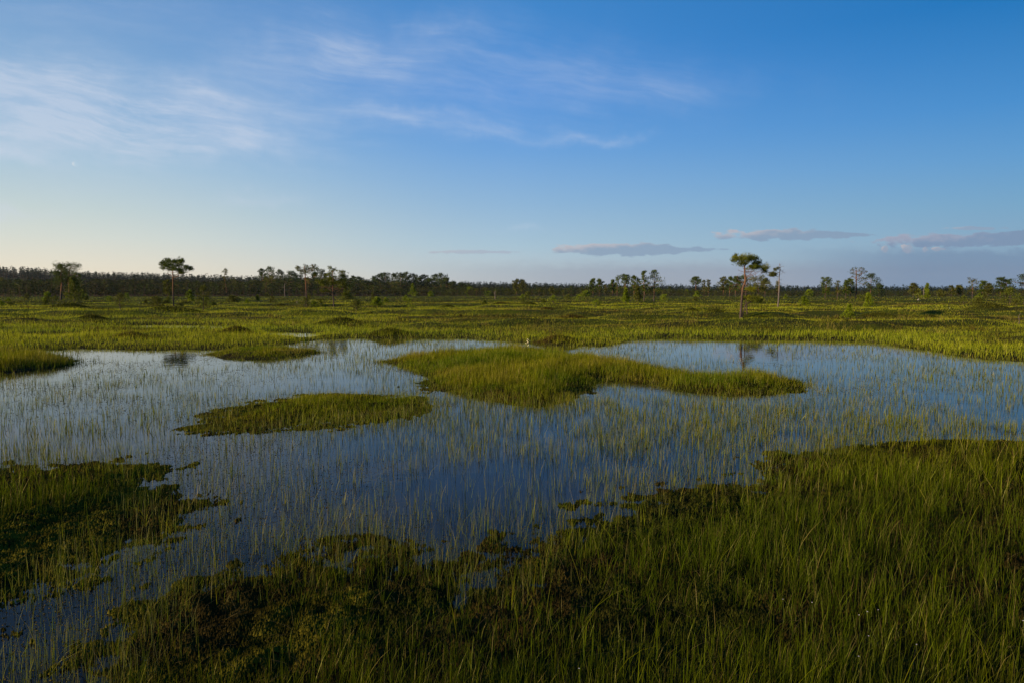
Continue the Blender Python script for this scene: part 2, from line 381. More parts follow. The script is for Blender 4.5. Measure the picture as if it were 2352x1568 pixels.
# ------------------------------------------------------------------ blades
def blades(x, y, z, h, wd, lean, seg, c0, c1):
    """curved tapering blades; returns vertices, triangles, colours"""
    n = len(x)
    fa = rng.random(n) * 2 * np.pi; la = rng.normal(0.3, 1.6, n)      # facing, lean azimuth
    ts = np.linspace(0, 1, seg + 1)
    lx, ly = np.cos(la) * lean * h, np.sin(la) * lean * h
    wx, wy = np.cos(fa) * wd / 2, np.sin(fa) * wd / 2
    vs = []; cs = []
    for i, t in enumerate(ts):
        cx = x + lx * (0.35 * t + 0.65 * t**2.2); cy = y + ly * (0.35 * t + 0.65 * t**2.2); cz = z + h * (t - 0.18 * lean * t * t) - .02
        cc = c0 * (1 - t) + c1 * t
        if i < seg:
            k = (1 - 0.75 * t)
            vs += [np.stack([cx - wx * k, cy - wy * k, cz], 1), np.stack([cx + wx * k, cy + wy * k, cz], 1)]; cs += [cc, cc]
        else: vs.append(np.stack([cx, cy, cz], 1)); cs.append(cc)
    k = 2 * seg + 1
    Vv = np.stack(vs, 1).reshape(-1, 3); C = np.stack(cs, 1).reshape(-1, 3)
    f = []
    for i in range(seg - 1): f += [(2*i, 2*i+1, 2*i+3), (2*i, 2*i+3, 2*i+2)]
    f.append((2*seg-2, 2*seg-1, 2*seg))
    T = (np.arange(n)[:, None, None] * k + np.array(f)[None]).reshape(-1, 3)
    return Vv, T, C
def join(parts):
    off = 0; a = []; b = []; c = []
    for v, t, k in parts:
        a.append(v); b.append(t + off); c.append(k); off += len(v)
    return np.vstack(a), np.vstack(b), np.vstack(c)

def sector(n, r0, r1, p, half=40.0):
    """random points in front of the camera, density falling as r^-p"""
    u = rng.random(n); a = np.radians((rng.random(n) * 2 - 1) * half); e = 2 - p
    r = (r0**e + u * (r1**e - r0**e))**(1 / e) if abs(e) > 1e-6 else r0 * (r1 / r0)**u
    return r * np.sin(a), r * np.cos(a)
def tuft_pts(n, per, r0, r1, p, spread):
    cx, cy = sector(n, r0, r1, p)
    k = rng.poisson(per, n) + 1
    x = np.repeat(cx, k); y = np.repeat(cy, k); i = np.repeat(np.arange(n), k)
    s = spread * np.abs(rng.normal(1, .4, n))[i]
    return x + rng.normal(0, 1, len(x)) * s, y + rng.normal(0, 1, len(x)) * s, i
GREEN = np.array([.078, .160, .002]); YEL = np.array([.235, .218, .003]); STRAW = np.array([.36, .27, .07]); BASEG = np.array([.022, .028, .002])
def lerp(a, b, t): return a + (b - a) * t[:, None]
def sedge_cols(x, y, n, tone):
    """tone 0 fresh green .. 1 straw; returns base and tip colours"""
    v = np.clip(rng.normal(1, .22, n), .5, 1.7)[:, None]
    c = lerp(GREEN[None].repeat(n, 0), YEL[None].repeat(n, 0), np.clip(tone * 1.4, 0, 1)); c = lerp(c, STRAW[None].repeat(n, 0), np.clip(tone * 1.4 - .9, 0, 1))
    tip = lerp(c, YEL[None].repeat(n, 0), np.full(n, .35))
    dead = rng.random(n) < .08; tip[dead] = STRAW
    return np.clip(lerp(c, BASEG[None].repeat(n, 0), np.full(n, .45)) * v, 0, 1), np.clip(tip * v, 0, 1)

def inside(x, y, key, mg=0.0): return sdist(np.stack([x, y], 1), ISL[key]) > -mg

# near bank, 2-14 m, dense tufts with bare moss between
grass_sets = []
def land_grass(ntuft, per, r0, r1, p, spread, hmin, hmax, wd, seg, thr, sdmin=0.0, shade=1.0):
    x, y, ti = tuft_pts(ntuft, per, r0, r1, p, spread)
    z, sd = lookup(x, y)
    th_ = rng.random(ntuft)[ti]; hs = rng.random(ntuft)[ti]
    nz = fbm(x, y, 1.3, 3, 41)
    edge_ = sstep(.0, 1.5, sd)
    mud = sstep(-.15, .15, sdist(np.stack([x, y], 1), PUD) + (nz - .5) * .6)
    keep = (rng.random(len(x)) > .9 * mud) & (fbm(x, y, .38, 2, 43) + .5 * th_ > .58) & (z > -.004) & (sd > -1.2) & (th_ + .25 > -sd) & (nz + (th_ - .5) * .45 > thr + .17 * (1 - edge_) - .06 * sstep(4, 18, np.degrees(np.arctan2(x, y))) - .12 * (1 - sstep(3.8, 5.6, np.hypot(x, y))) * sstep(-24, -14, np.degrees(np.arctan2(x, y)))) & (np.abs(np.degrees(np.arctan2(x, y))) < 44)
    for k in ISL: keep &= ~inside(x, y, k, .5) if r1 > 9 else keep
    x, y, z, hs, nz, edge_ = x[keep], y[keep], z[keep], hs[keep], nz[keep], edge_[keep]; n = len(x); r = np.hypot(x, y)
    h = (hmin + (hmax - hmin) * (.55 * hs + .45 * rng.random(n))) * np.clip(.6 + nz * .8, .6, 1.25) * (.5 + .5 * edge_)
    c0, c1 = sedge_cols(x, y, n, np.clip(.08 + (fbm(x, y, 2.5, 2, 51) - .5) * 1.0 + rng.normal(0, .12, n), 0, 1))
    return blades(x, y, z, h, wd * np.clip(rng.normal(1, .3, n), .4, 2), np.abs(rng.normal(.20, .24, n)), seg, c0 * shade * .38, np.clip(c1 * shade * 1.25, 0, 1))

p1 = land_grass(8200, 7, 2.4, 9.5, 1.0, .045, .10, .34, .0030, 3, .47, shade=.60)  # near grass colour scaled down to stand in for foreground shade
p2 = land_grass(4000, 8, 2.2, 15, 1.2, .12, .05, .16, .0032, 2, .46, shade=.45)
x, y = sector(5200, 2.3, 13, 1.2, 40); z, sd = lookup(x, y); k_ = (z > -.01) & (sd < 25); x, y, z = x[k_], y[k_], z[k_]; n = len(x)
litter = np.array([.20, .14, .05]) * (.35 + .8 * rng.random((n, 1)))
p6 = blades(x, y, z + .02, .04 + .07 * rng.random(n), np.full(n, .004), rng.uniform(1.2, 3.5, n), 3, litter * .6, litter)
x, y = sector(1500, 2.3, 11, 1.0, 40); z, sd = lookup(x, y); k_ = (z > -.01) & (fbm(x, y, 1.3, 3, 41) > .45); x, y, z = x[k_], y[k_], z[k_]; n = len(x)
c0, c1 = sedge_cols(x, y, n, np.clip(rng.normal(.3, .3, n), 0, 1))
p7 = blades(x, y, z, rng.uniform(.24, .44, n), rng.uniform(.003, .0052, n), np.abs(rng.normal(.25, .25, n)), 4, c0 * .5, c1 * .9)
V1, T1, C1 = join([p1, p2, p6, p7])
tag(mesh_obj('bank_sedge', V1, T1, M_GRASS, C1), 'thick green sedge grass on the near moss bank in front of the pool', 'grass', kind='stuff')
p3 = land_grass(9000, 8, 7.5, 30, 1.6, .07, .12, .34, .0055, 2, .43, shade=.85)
# outer meadow: everything beyond the pool
def meadow(n, r0, r1, p, hmin, hmax, wfac, seg):
    x, y = sector(n, r0, r1, p, 42)
    z, sd = lookup(x, y)
    near = fbm(x * .55, y, 6.0, 3, 61); fine = fbm(x, y, 1.2, 3, 63)
    keep = (sd > -.15) & (fine + rng.random(n) * .5 > .42)
    for k in ISL: keep &= ~inside(x, y, k, .4)
    x, y, z, near, sd = x[keep], y[keep], z[keep], near[keep], sd[keep]; n = len(x); r = np.hypot(x, y)
    hummocky = sstep(.46, .60, near) * sstep(2, 6, sd)
    patch = fbm(x * .35, y, 2.4, 3, 65); big = fbm(x * .35, y, 22.0, 2, 69)
    h = (hmin + (hmax - hmin) * rng.random(n)) * (1 - .35 * hummocky) * (.65 + .7 * fbm(x, y, 2.2, 2, 67))
    tone = np.clip(.12 + .32 * sstep(.4, .65, fbm(x * .18, y, 3.5, 2, 72)) + .5 * big * (.4 + hummocky) * rng.random(n) * 1.6 + rng.normal(0, .12, n), 0, 1)
    c0, c1 = sedge_cols(x, y, n, tone); c0 = c0 * .5 + c0.mean(0) * .5; c1 = c1 * .55 + c1.mean(0) * .45
    br = np.clip(sstep(.52, .66, patch) * (.3 + .6 * hummocky) * 1.15 + rng.normal(0, .15, n), 0, 1) * sstep(1, 4, sd)
    h = h * (1 - .3 * br)
    dark = lerp(np.array([.045, .048, .005])[None].repeat(n, 0), np.array([.11, .075, .012])[None].repeat(n, 0), sstep(.45, .6, fbm(x, y, 4.0, 2, 70)))
    g = (1.5 + .5 * (1 - hummocky))[:, None]
    return blades(x, y, z, h, r * wfac * np.clip(rng.normal(1, .3, n), .5, 2), np.abs(rng.normal(.18, .2, n)), seg, np.clip(lerp(c0, dark, br) * g, 0, 1), np.clip(lerp(c1, dark, br) * g, 0, 1))
p4 = meadow(400000, 20, 120, 2.0, .10, .26, .00029, 2)
p5 = meadow(130000, 90, 520, 1.8, .10, .28, .0005, 1)
V1, T1, C1 = join([p3, p4, p5])
tag(mesh_obj('meadow_sedge', V1, T1, M_GRASS, C1), 'green and tan sedge covering the open bog plain beyond the pool', 'grass', kind='stuff')

# low heath and straw tussocks dotted over the plain
x, y, ti = tuft_pts(1300, 62, 30, 260, 1.75, .45); nt = int(ti.max()) + 1
r = np.hypot(x, y); q = rng.random(nt)[ti]; sc2 = np.clip(r / 60, .7, 2.6)
cx = np.zeros(nt); cx[ti] = x; x = cx[ti] + (x - cx[ti]) * sc2 * 1.5
z, sd = lookup(x, y); keep = (sd > 1.0) & (fbm(x * .5, y, 6.0, 3, 61) + .25 * q > .50); x, y, z, r, q, ti = x[keep], y[keep], z[keep], r[keep], q[keep], ti[keep]; n = len(x)
pal = np.array([(.035, .036, .006), (.055, .050, .007), (.080, .055, .012), (.17, .14, .03), (.040, .045, .006), (.045, .055, .006)])
cc = pal[rng.integers(0, 6, nt)][ti] * (.6 + .8 * rng.random((n, 1)))
V1, T1, C1 = blades(x, y, z, (.12 + .22 * rng.random(n)) * (.6 + .7 * q), r * .0007 * (.6 + .8 * rng.random(n)), np.abs(rng.normal(.35, .3, n)), 1, cc * .6, cc)
tag(mesh_obj('dwarf_shrubs', V1, T1, M_HEATH, C1), 'low dark heath shrubs and straw tussocks dotted over the bog plain', 'shrubs', kind='stuff')

# grass of each islet
ISLAB = {'left': 'grass on the small islet cut by the left edge of the photo', 'slim': 'short grass on the thin flat islet near the left shore',
         'long': 'tall grass on the long curved islet in the middle of the pool', 'low': 'low grass and moss on the flat islet nearest the camera'}
for key, dens, hm, low in (('left', 900, .30, .3), ('slim', 1000, .15, .6), ('long', 1300, .24, .45), ('low', 1500, .17, .35)):
    pg = ISL[key]; mn, mx = pg.min(0) - .5, pg.max(0) + .5
    mn[0] = max(mn[0], -22)
    n = int(dens * (mx[0] - mn[0]) * (mx[1] - mn[1]))
    x = mn[0] + rng.random(n) * (mx[0] - mn[0]); y = mn[1] + rng.random(n) * (mx[1] - mn[1])
    sdp = sdist(np.stack([x, y], 1), pg) + (fbm(x, y, .8, 3, 71) - .5) * .8
    keep = (sdp > .1 - (.45 if key != 'low' else 1.1) * rng.random(n)**2) & (fbm(x, y, .45, 2, 73) + rng.random(n) * .45 > .52)
    x, y, sdp = x[keep], y[keep], sdp[keep]; n = len(x); z, sd = lookup(x, y); z = np.maximum(z, 0)
    h = hm * (.35 + .8 * rng.random(n)) * (.25 + 1.5 * fbm(x, y, .7, 3, 75)) * (.55 + .45 * sstep(-.1, .8, sdp))
    tone = np.clip(.25 + (fbm(x, y, 1.5, 3, 77) - .45) * 1.6 + rng.normal(0, .15, n), 0, 1)
    c0, c1 = sedge_cols(x, y, n, tone)
    br = (rng.random(n) < low * .6 * sstep(.4, .6, fbm(x, y, 1.2, 2, 79))).astype(float) * .7
    h *= 1 - .45 * br
    rust = np.array([.11, .065, .014])[None].repeat(n, 0)
    D = np.hypot(x, y)
    vv, tt, cc = blades(x, y, z, h, .0048 * D / 12 * np.clip(rng.normal(1, .3, n), .5, 2), np.abs(rng.normal(.16, .18, n)), 2, lerp(c0, rust, br), lerp(c1, rust, br))
    tag(mesh_obj('islet_grass', vv, tt, M_GRASS, cc), ISLAB[key], 'grass', kind='stuff')

# sedges standing in the water, with open pools left between them
OPEN = [(*world_pt(X, Y)[:2], (rx, ry), am) for X, Y, rx, ry, am in ((1700, 815, 3.2, 6, .97), (300, 820, 4, 2.5, .9), (700, 872, 2.6, 1.6, .6), (150, 850, 3, 2, .7), (1000, 1100, .8, .6, .5), (1250, 1080, .9, .6, .5), (560, 1010, 1.5, 1.2, .2), (1950, 800, 4, 3, .5))]
def water_sedge(n, per, r0, r1, p, spread, hmin, hmax, wf, thr):
    x, y, ti = tuft_pts(n, per, r0, r1, p, spread)
    z, sd = lookup(x, y); q = rng.random(n)[ti]
    az = np.degrees(np.arctan2(x, y)); r = np.hypot(x, y)
    dn = fbm(x, y, 2.2, 3, 81) * .75 + .25 * sstep(-10, 20, az) + .12 * (1 - sstep(6, 9, r)) + .08 * (1 - sstep(-12, 4, az)) - .10 * sstep(-16, -34, az) * sstep(9, 14, r) + .08 * (1 - sstep(.2, 1.5, -sd))
    keep = ((sd < .1) | (z < .012)) & (fbm(x, y, .55, 2, 83) + .25 * q > .48) & (dn + (q - .5) * .45 > thr) & (np.abs(az) < 44)
    for ox, oy, orad, am in OPEN: keep &= rng.random(len(x)) > am * np.exp(-((x - ox) / orad[0])**2 - ((y - oy) / orad[1])**2)
    x, y, ti, r = x[keep], y[keep], ti[keep], r[keep]; n2 = len(x)
    h = (hmin + (hmax - hmin) * (.5 * rng.random(n)[ti] + .5 * rng.random(n2)))
    c0, c1 = sedge_cols(x, y, n2, np.clip(rng.normal(.32, .22, n2), 0, 1))
    c1 = lerp(c1, np.array([.30, .24, .15])[None].repeat(n2, 0), np.clip(rng.random(n2) * 1.0 - .35, 0, 1))
    return blades(x, y, np.full(n2, -.01), h, wf * np.maximum(r, 4) * np.clip(rng.normal(1, .35, n2), .4, 2), np.where(rng.random(n2) < .1, rng.uniform(.4, 1.1, n2), np.abs(rng.normal(.12, .12, n2))), 2, c0, c1)
V1, T1, C1 = join([water_sedge(19000, 1.6, 3.0, 13, 1.4, .12, .10, .32, .00050, .44), water_sedge(42000, 1.4, 9, 34, 1.5, .25, .08, .22, .00040, .435),
                   water_sedge(1600, 3, 26, 62, 1.0, .2, .14, .30, .0006, .3)])
tag(mesh_obj('water_sedge', V1, T1, M_GRASS, C1), 'thin sedge stems standing in the shallow pool water', 'water grass', kind='stuff')

# floating moss flecks and moss cushions
def domes(x, y, z, r, hgt, c, k=6):
    n = len(x); a = rng.random(n) * 6.28
    vs = []
    el = .45 + .55 * rng.random(n); rt = rng.random(n) * 3.14
    for ring, (rr, zz) in enumerate(((1.0, 0), (.62, .75))):
        for j in range(k):
            t = a + j * 2 * np.pi / k; q = rr * (1 + rng.normal(0, .18, n))
            ux, uy = np.cos(t) * q, np.sin(t) * q * el
            vs.append(np.stack([x + r * (ux * np.cos(rt) - uy * np.sin(rt)), y + r * (ux * np.sin(rt) + uy * np.cos(rt)), z + hgt * zz - .004], 1))
    vs.append(np.stack([x, y, z + hgt], 1)); m = 2 * k + 1
    f = []
    for j in range(k):
        j2 = (j + 1) % k; f += [(j, j2, k + j2), (j, k + j2, k + j), (k + j, k + j2, 2 * k)]
    T = (np.arange(n)[:, None, None] * m + np.array(f)[None]).reshape(-1, 3)
    return np.stack(vs, 1).reshape(-1, 3), T, np.repeat(c, m, 0)
def nubs(x, y, z, r, hgt, c, k=4, el=.8):
    """small pyramidal lumps with k sides"""
    n = len(x); a = rng.random(n) * 6.28; vs = []; rt = rng.random(n) * 3.14
    for j in range(k):
        t = a + j * 2 * np.pi / k; q = 1 + rng.normal(0, .25, n); ux, uy = np.cos(t) * q, np.sin(t) * q * el
        vs.append(np.stack([x + r * (ux * np.cos(rt) - uy * np.sin(rt)), y + r * (ux * np.sin(rt) + uy * np.cos(rt)), z - .003], 1))
    vs.append(np.stack([x + rng.normal(0, .2, n) * r, y, z + hgt], 1)); m = k + 1
    f = [(j, (j + 1) % k, k) for j in range(k)]
    T = (np.arange(n)[:, None, None] * m + np.array(f)[None]).reshape(-1, 3)
    return np.stack(vs, 1).reshape(-1, 3), T, np.repeat(c, m, 0)
x, y = sector(340000, 3.2, 34, 1.3, 42); z, sd = lookup(x, y); az = np.degrees(np.arctan2(x, y)); r = np.hypot(x, y)
dn = fbm(x, y, 1.8, 4, 91) * .9 + .22 * (1 - sstep(.1, 1.1, -sd)) + .12 * sstep(-6, -28, az) + .20 * (1 - sstep(4.5, 7.5, r)) * (1 - sstep(2, 14, az)) - .05 * sstep(-5, 15, az)
k_ = (sd < .15) & (dn + rng.random(len(x)) * .4 > .86); x, y, r = x[k_], y[k_], r[k_]; n = len(x)
fc = lerp(np.array([.045, .030, .012])[None].repeat(n, 0), np.array([.055, .050, .008])[None].repeat(n, 0), rng.random(n)) * (.5 + rng.random(n))[:, None]
sz = (.006 + .011 * rng.random(n)**2) * np.clip(r / 9, .9, 2.2)
V1, T1, C1 = nubs(x, y, np.zeros(n), sz, .002 + .005 * rng.random(n), fc, 4, .35)
tag(mesh_obj('floating_moss', V1, T1, M_MOSS, C1), 'dark moss flecks and plant debris floating on the pool', 'moss', kind='stuff')
x, y = sector(520000, 2.3, 16, 1.5, 42); z, sd = lookup(x, y); dn = fbm(x, y, .45, 4, 95)
k_ = (z > -.014) & (dn + rng.random(len(x)) * .25 + .2 * sstep(-.45, .25, sd) > .60); x, y, z = x[k_], y[k_], z[k_]; n = len(x); r = np.hypot(x, y)
q = fbm(x, y, 1.0, 3, 97); q2 = fbm(x, y, .12, 2, 99)
fc = lerp(np.where((np.degrees(np.arctan2(x, y)) < -12)[:, None], np.array([.085, .072, .005]), np.array([.042, .042, .004])), np.array([.050, .032, .006])[None].repeat(n, 0), sstep(.45, .68, q)) * (.75 + .3 * rng.random(n))[:, None] * (.25 + 1.5 * q2**1.5)[:, None]  # olive-yellow moss on the left, its sunlight put into a brighter colour
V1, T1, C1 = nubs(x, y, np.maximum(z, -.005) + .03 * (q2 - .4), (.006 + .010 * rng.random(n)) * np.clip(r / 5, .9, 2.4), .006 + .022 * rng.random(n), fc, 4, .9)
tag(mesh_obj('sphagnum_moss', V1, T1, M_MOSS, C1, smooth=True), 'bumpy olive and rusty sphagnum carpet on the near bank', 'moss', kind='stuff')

# ------------------------------------------------------------------ hummocks with heather
def leaf_cloud(n, cx, cy, cz, rx, ry, rz, ln, wdt, c, up=.6, shell=False):
    """n slender leaf-like triangles through an ellipsoid"""
    d = rng.normal(0, 1, (n, 3)); d /= np.linalg.norm(d, axis=1)[:, None]
    rr = rng.random(n)**(1 / 3 if not shell else 1 / 6)
    p = np.array([cx, cy, cz]) + d * rr[:, None] * np.array([rx, ry, rz])
    o = d * .8 + rng.normal(0, .6, (n, 3)); o[:, 2] += up; o /= np.linalg.norm(o, axis=1)[:, None]
    s = np.cross(o, rng.normal(0, 1, (n, 3))); s /= np.linalg.norm(s, axis=1)[:, None] + 1e-9
    L = (ln * (.6 + .8 * rng.random(n)))[:, None]
    Vv = np.stack([p - s * wdt / 2, p + s * wdt / 2, p + o * L], 1).reshape(-1, 3)
    T = np.arange(3 * n).reshape(-1, 3)
    cc = np.repeat(np.clip(np.asarray(c)[None] * (.6 + .8 * rng.random(n))[:, None], 0, 1), 3, 0)
    return Vv, T, cc
for hx, hy, rx, ry, hh, tone, lab in hum:
    n = int(2200 * min(1.6, max(.6, rx))); D = hy
    a = rng.random(n) * 6.28; q = np.sqrt(rng.random(n)); px, py = hx + np.cos(a) * q * rx, hy + np.sin(a) * q * ry
    pz = lookup(px, py)[0]
    cc = np.array([.034, .040, .006]) if tone == 0 else np.array([.06, .042, .010])
    c1 = np.clip(cc[None] * (.5 + rng.random(n))[:, None], 0, 1); c1[rng.random(n) < .22] = (.13, .13, .008)
    vv, tt, k = blades(px - hx, py - hy, pz, (.10 + .16 * rng.random(n)) * (1.25 - q), .0009 * D * (.6 + .8 * rng.random(n)), np.abs(rng.normal(.5, .4, n)), 1, c1, c1)
    o = mesh_obj('heather_hummock', vv, tt, M_HEATH, k); o.location = (hx, hy, 0)
    tag(o, lab, 'hummock', 'heather hummocks on the bog plain')

# ------------------------------------------------------------------ trees
def tube(pts, rads, k=6):
    pts = np.array(pts, float); n = len(pts); vs = []; prev = None
    for i in range(n):
        d = pts[min(i + 1, n - 1)] - pts[max(i - 1, 0)]; d /= np.linalg.norm(d) + 1e-9
        u = np.cross(d, [0, 1, 0.01] if abs(d[1]) < .9 else [1, 0, 0]); u /= np.linalg.norm(u); v = np.cross(d, u)
        for j in range(k):
            t = 2 * math.pi * j / k; vs.append(pts[i] + rads[i] * (math.cos(t) * u + math.sin(t) * v))
    f = []
    for i in range(n - 1):
        for j in range(k):
            a = i * k + j; b = i * k + (j + 1) % k; f += [(a, b, b + k), (a, b + k, a + k)]
    return np.array(vs), np.array(f)
def jt(parts):
    off = 0; a = []; b = []
    for v, t in parts: a.append(v); b.append(t + off); off += len(v)
    return np.vstack(a), np.vstack(b)
def smooth_path(pts, n=4, wob=0.0):
    pts = np.array(pts, float); out = []
    for i in range(len(pts) - 1):
        p0, p1, p2, p3 = pts[max(i - 1, 0)], pts[i], pts[i + 1], pts[min(i + 2, len(pts) - 1)]
        for s in range(n):
            t = s / n; out.append(.5 * (2 * p1 + (p2 - p0) * t + (2 * p0 - 5 * p1 + 4 * p2 - p3) * t * t + (3 * p1 - p0 - 3 * p2 + p3) * t**3))
    out.append(pts[-1]); out = np.array(out)
    if wob: out[1:-1] += rng.normal(0, wob, out[1:-1].shape)
    return out
PINE_G = (.060, .085, .010); PINE_D = (.036, .055, .012); YOUNG = (.13, .17, .008); OLIVE = (.075, .080, .012)

def finish_tree(name, label, loc, wood, leaf, bark, group=None, cat='tree', rot=0):
    root = bpy.data.objects.new(name, None); col.objects.link(root); root.location = loc; root.rotation_euler = (0, 0, rot)
    tag(root, label, cat, group)
    v, t = jt(wood); mesh_obj('trunk', v, t, bark, parent=root, smooth=True)
    if leaf:
        v, t, c = join(leaf); mesh_obj('crown', v, t, M_NEEDLE, c, parent=root)
    return root

def pine_parts(H, W, kind, green, nclump=22, tufts=26, nl=.12, lean=0.0, r0=None, fork=False):
    """a Scots pine of height H and crown width W standing at the origin"""
    wood, leaf = [], []
    r0 = r0 or .018 * H + .02
    top = np.array([lean * H, rng.normal(0, .02) * H, H * .96])
    path = smooth_path([(0, 0, -.1), (rng.normal(0, .012) * H + lean * H * .2, 0, H * .3), (rng.normal(0, .02) * H + lean * H * .6, rng.normal(0, .02) * H, H * .65), top], 4)
    nn = len(path); rs = [r0 * (1 - .85 * i / (nn - 1)) for i in range(nn)]
    wood.append(tube(path, rs, 6))
    zz = path[:, 2]
    def trunk_at(z): return np.array([np.interp(z, zz, path[:, 0]), np.interp(z, zz, path[:, 1]), z])
    prof = {'umbrella': (.60, lambda t: .45 + .6 * math.sin(min(1, t * 1.1) * 3.0) if t < .9 else .5),
            'pine': (.30, lambda t: (.65 + .45 * math.sin(t * 3.1)) * (1 - .55 * t**3)),
            'cone': (.08, lambda t: 1.0 - .92 * t), 'bush': (.12, lambda t: .95 - .7 * t * t),
            'sparse': (.26, lambda t: .8 - .3 * t), 'round': (.22, lambda t: .5 + .6 * math.sin(t * 3.0))}[kind]
    t0, fn = prof
    for i in range(nclump):
        t = (i + rng.random()) / nclump; z = H * (t0 + (1 - t0) * t)
        L = W / 2 * fn(t) * rng.uniform(.45, 1.25); az = i * 2.4 + rng.normal(0, .5)
        rise = (.18 if kind in ('umbrella', 'pine', 'round') else .30) * L
        z = min(z, H * .97)
        a = trunk_at(z - rise * .7); b = a + np.array([math.cos(az) * L * .5, math.sin(az) * L * .5, rise * .2]); c = a + np.array([math.cos(az) * L, math.sin(az) * L, rise])
        br = max(.006, r0 * .28 * (L / (W / 2)) + .004)
        wood.append(tube([a, b, c], [br, br * .7, br * .3], 4))
        cr = max(.11 * W, L * .34) if kind != 'cone' else L * .34 + .05
        for s, q in ((.92, 1.0), (.58, .75)):
            if kind == 'umbrella' and s < .6 and t < .25: continue
            p = a + (c - a) * s + rng.normal(0, .05, 3) * W * .4
            g = np.array(green) * (.7 + .6 * rng.random())
            leaf.append(leaf_cloud(int(tufts * q), p[0], p[1], p[2] + cr * .15, cr * 1.1, cr * 1.1, cr * .72, nl, nl * .32, g, .7))
    if kind in ('umbrella', 'sparse', 'pine'):
        for i in range(7 if kind != 'sparse' else 14):      # dead stubs and twigs under the crown
            z = H * rng.uniform(.18, t0 + .2); az = rng.random() * 6.28; L = W * rng.uniform(.1, .32); a = trunk_at(z)
            c = a + np.array([math.cos(az) * L, math.sin(az) * L, L * rng.uniform(-.3, .35)]); b = (a + c) / 2 + np.array([0, 0, L * .12])
            wood.append(tube([a, b, c], [r0 * .16 + .004, r0 * .1 + .003, .002], 3))
    p = trunk_at(H * .95); cr = W * (.14 if kind != 'cone' else .08)
    leaf.append(leaf_cloud(tufts, p[0], p[1], p[2], cr, cr, cr * .7, nl, nl * .28, np.array(green), .8))
    return wood, leaf

def place(X, Yb): 
    z = .3
    for _ in range(25):
        p = world_pt(X, Yb, z); z = z * .75 + ground_z(p[0], p[1]) * .25
    return np.array([p[0], p[1], z])
def pine(name, label, X, Yb, Yt, Wpx, kind, green=PINE_G, group=None, bark=None, cat='tree', **kw):
    p = place(X, Yb); D = p[1]; H = (Yb - Yt) / F * D; W = Wpx / F * D
    nl = kw.pop('nl', max(.09, D * .0022))
    wood, leaf = pine_parts(H, W, kind, green, nl=nl, **kw)
    return finish_tree(name, label, p, wood, leaf, bark or M_BARK, group, cat)

def traced(name, label, X, Yb, k, trunks, clumps, branches, green, bark=None, nl=.10, per=1.0, group=None):
    """hero tree from a measured elevation; k = picture px per unit, depth is invented"""
    p = place(X, Yb); D = p[1]; s = k / F * D
    wood, leaf = [], []
    def P(q, dep=0): return np.array([q[0] * s, dep, q[1] * s])
    main = None
    for pts, ra, rb in trunks:
        path = smooth_path([P(q, q[2] * s if len(q) > 2 else 0) for q in pts], 4)
        if main is None: main = path
        wood.append(tube(path, np.linspace(ra * s, rb * s, len(path)), 7))
    xs = [c[0] for c in clumps]; mid = (min(xs) + max(xs)) / 2; half = (max(xs) - min(xs)) / 2 + 1e-6
    for c in clumps:
        cx, cz, rx, rz = c[:4]; g = c[4] if len(c) > 4 else green
        dep = rng.uniform(-1, 1) * half * s * math.sqrt(max(.08, 1 - ((cx - mid) / half)**2)) * .8
        q = np.array([cx * s, dep, cz * s])
        i = int(np.argmin(np.abs(main[:, 2] - (q[2] - abs(q[0] - main[-1, 0]) * .45 - .1))))
        a = main[max(2, min(i, len(main) - 1))]
        b = (a + q) / 2 + np.array([0, 0, -.06 * np.linalg.norm(q - a)])
        br = trunks[0][2] * s * .55
        wood.append(tube(smooth_path([a, b, q], 3, .01), np.linspace(br, br * .3, 7), 4))
        for _ in range(5):
            e = q + rng.normal(0, .55, 3) * np.array([rx, rx, rz]) * s
            wood.append(tube([b * .4 + q * .6, (b + e) / 2 * .3 + e * .7, e], [br * .3, br * .2, .003], 3))
        n = int(per * 190 * (rx * rz / 2500.0) ** .75)
        sub = max(3, int(n / 13))
        for _ in range(sub):
            o = rng.normal(0, .62, 3) * np.array([rx, rx, rz * 1.1]) * s; o[2] -= .25 * abs(o[0]) * rng.random()
            gg = np.array(g) * (.55 + .9 * rng.random())
            rr = .30 * min(rx, rz) * s + .04
            leaf.append(leaf_cloud(13, q[0] + o[0], q[1] + o[1], q[2] + o[2], rr * 1.3, rr * 1.3, rr * .9, nl, nl * .2, gg, .9))
    for pts, ra in branches:
        path = smooth_path([P(q, q[2] * s if len(q) > 2 else rng.normal(0, 12) * s) for q in pts], 3, .004)
        wood.append(tube(path, np.linspace(ra * s, .003, len(path)), 4))
        for _ in range(3):
            a = path[rng.integers(len(path) // 2, len(path))]; e = a + rng.normal(0, 1, 3) * 26 * s
            wood.append(tube([a, (a + e) / 2 + rng.normal(0, .01, 3), e], [ra * s * .35, ra * s * .22, .002], 3))
    return finish_tree(name, label, p, wood, leaf, bark or M_BARK, group)

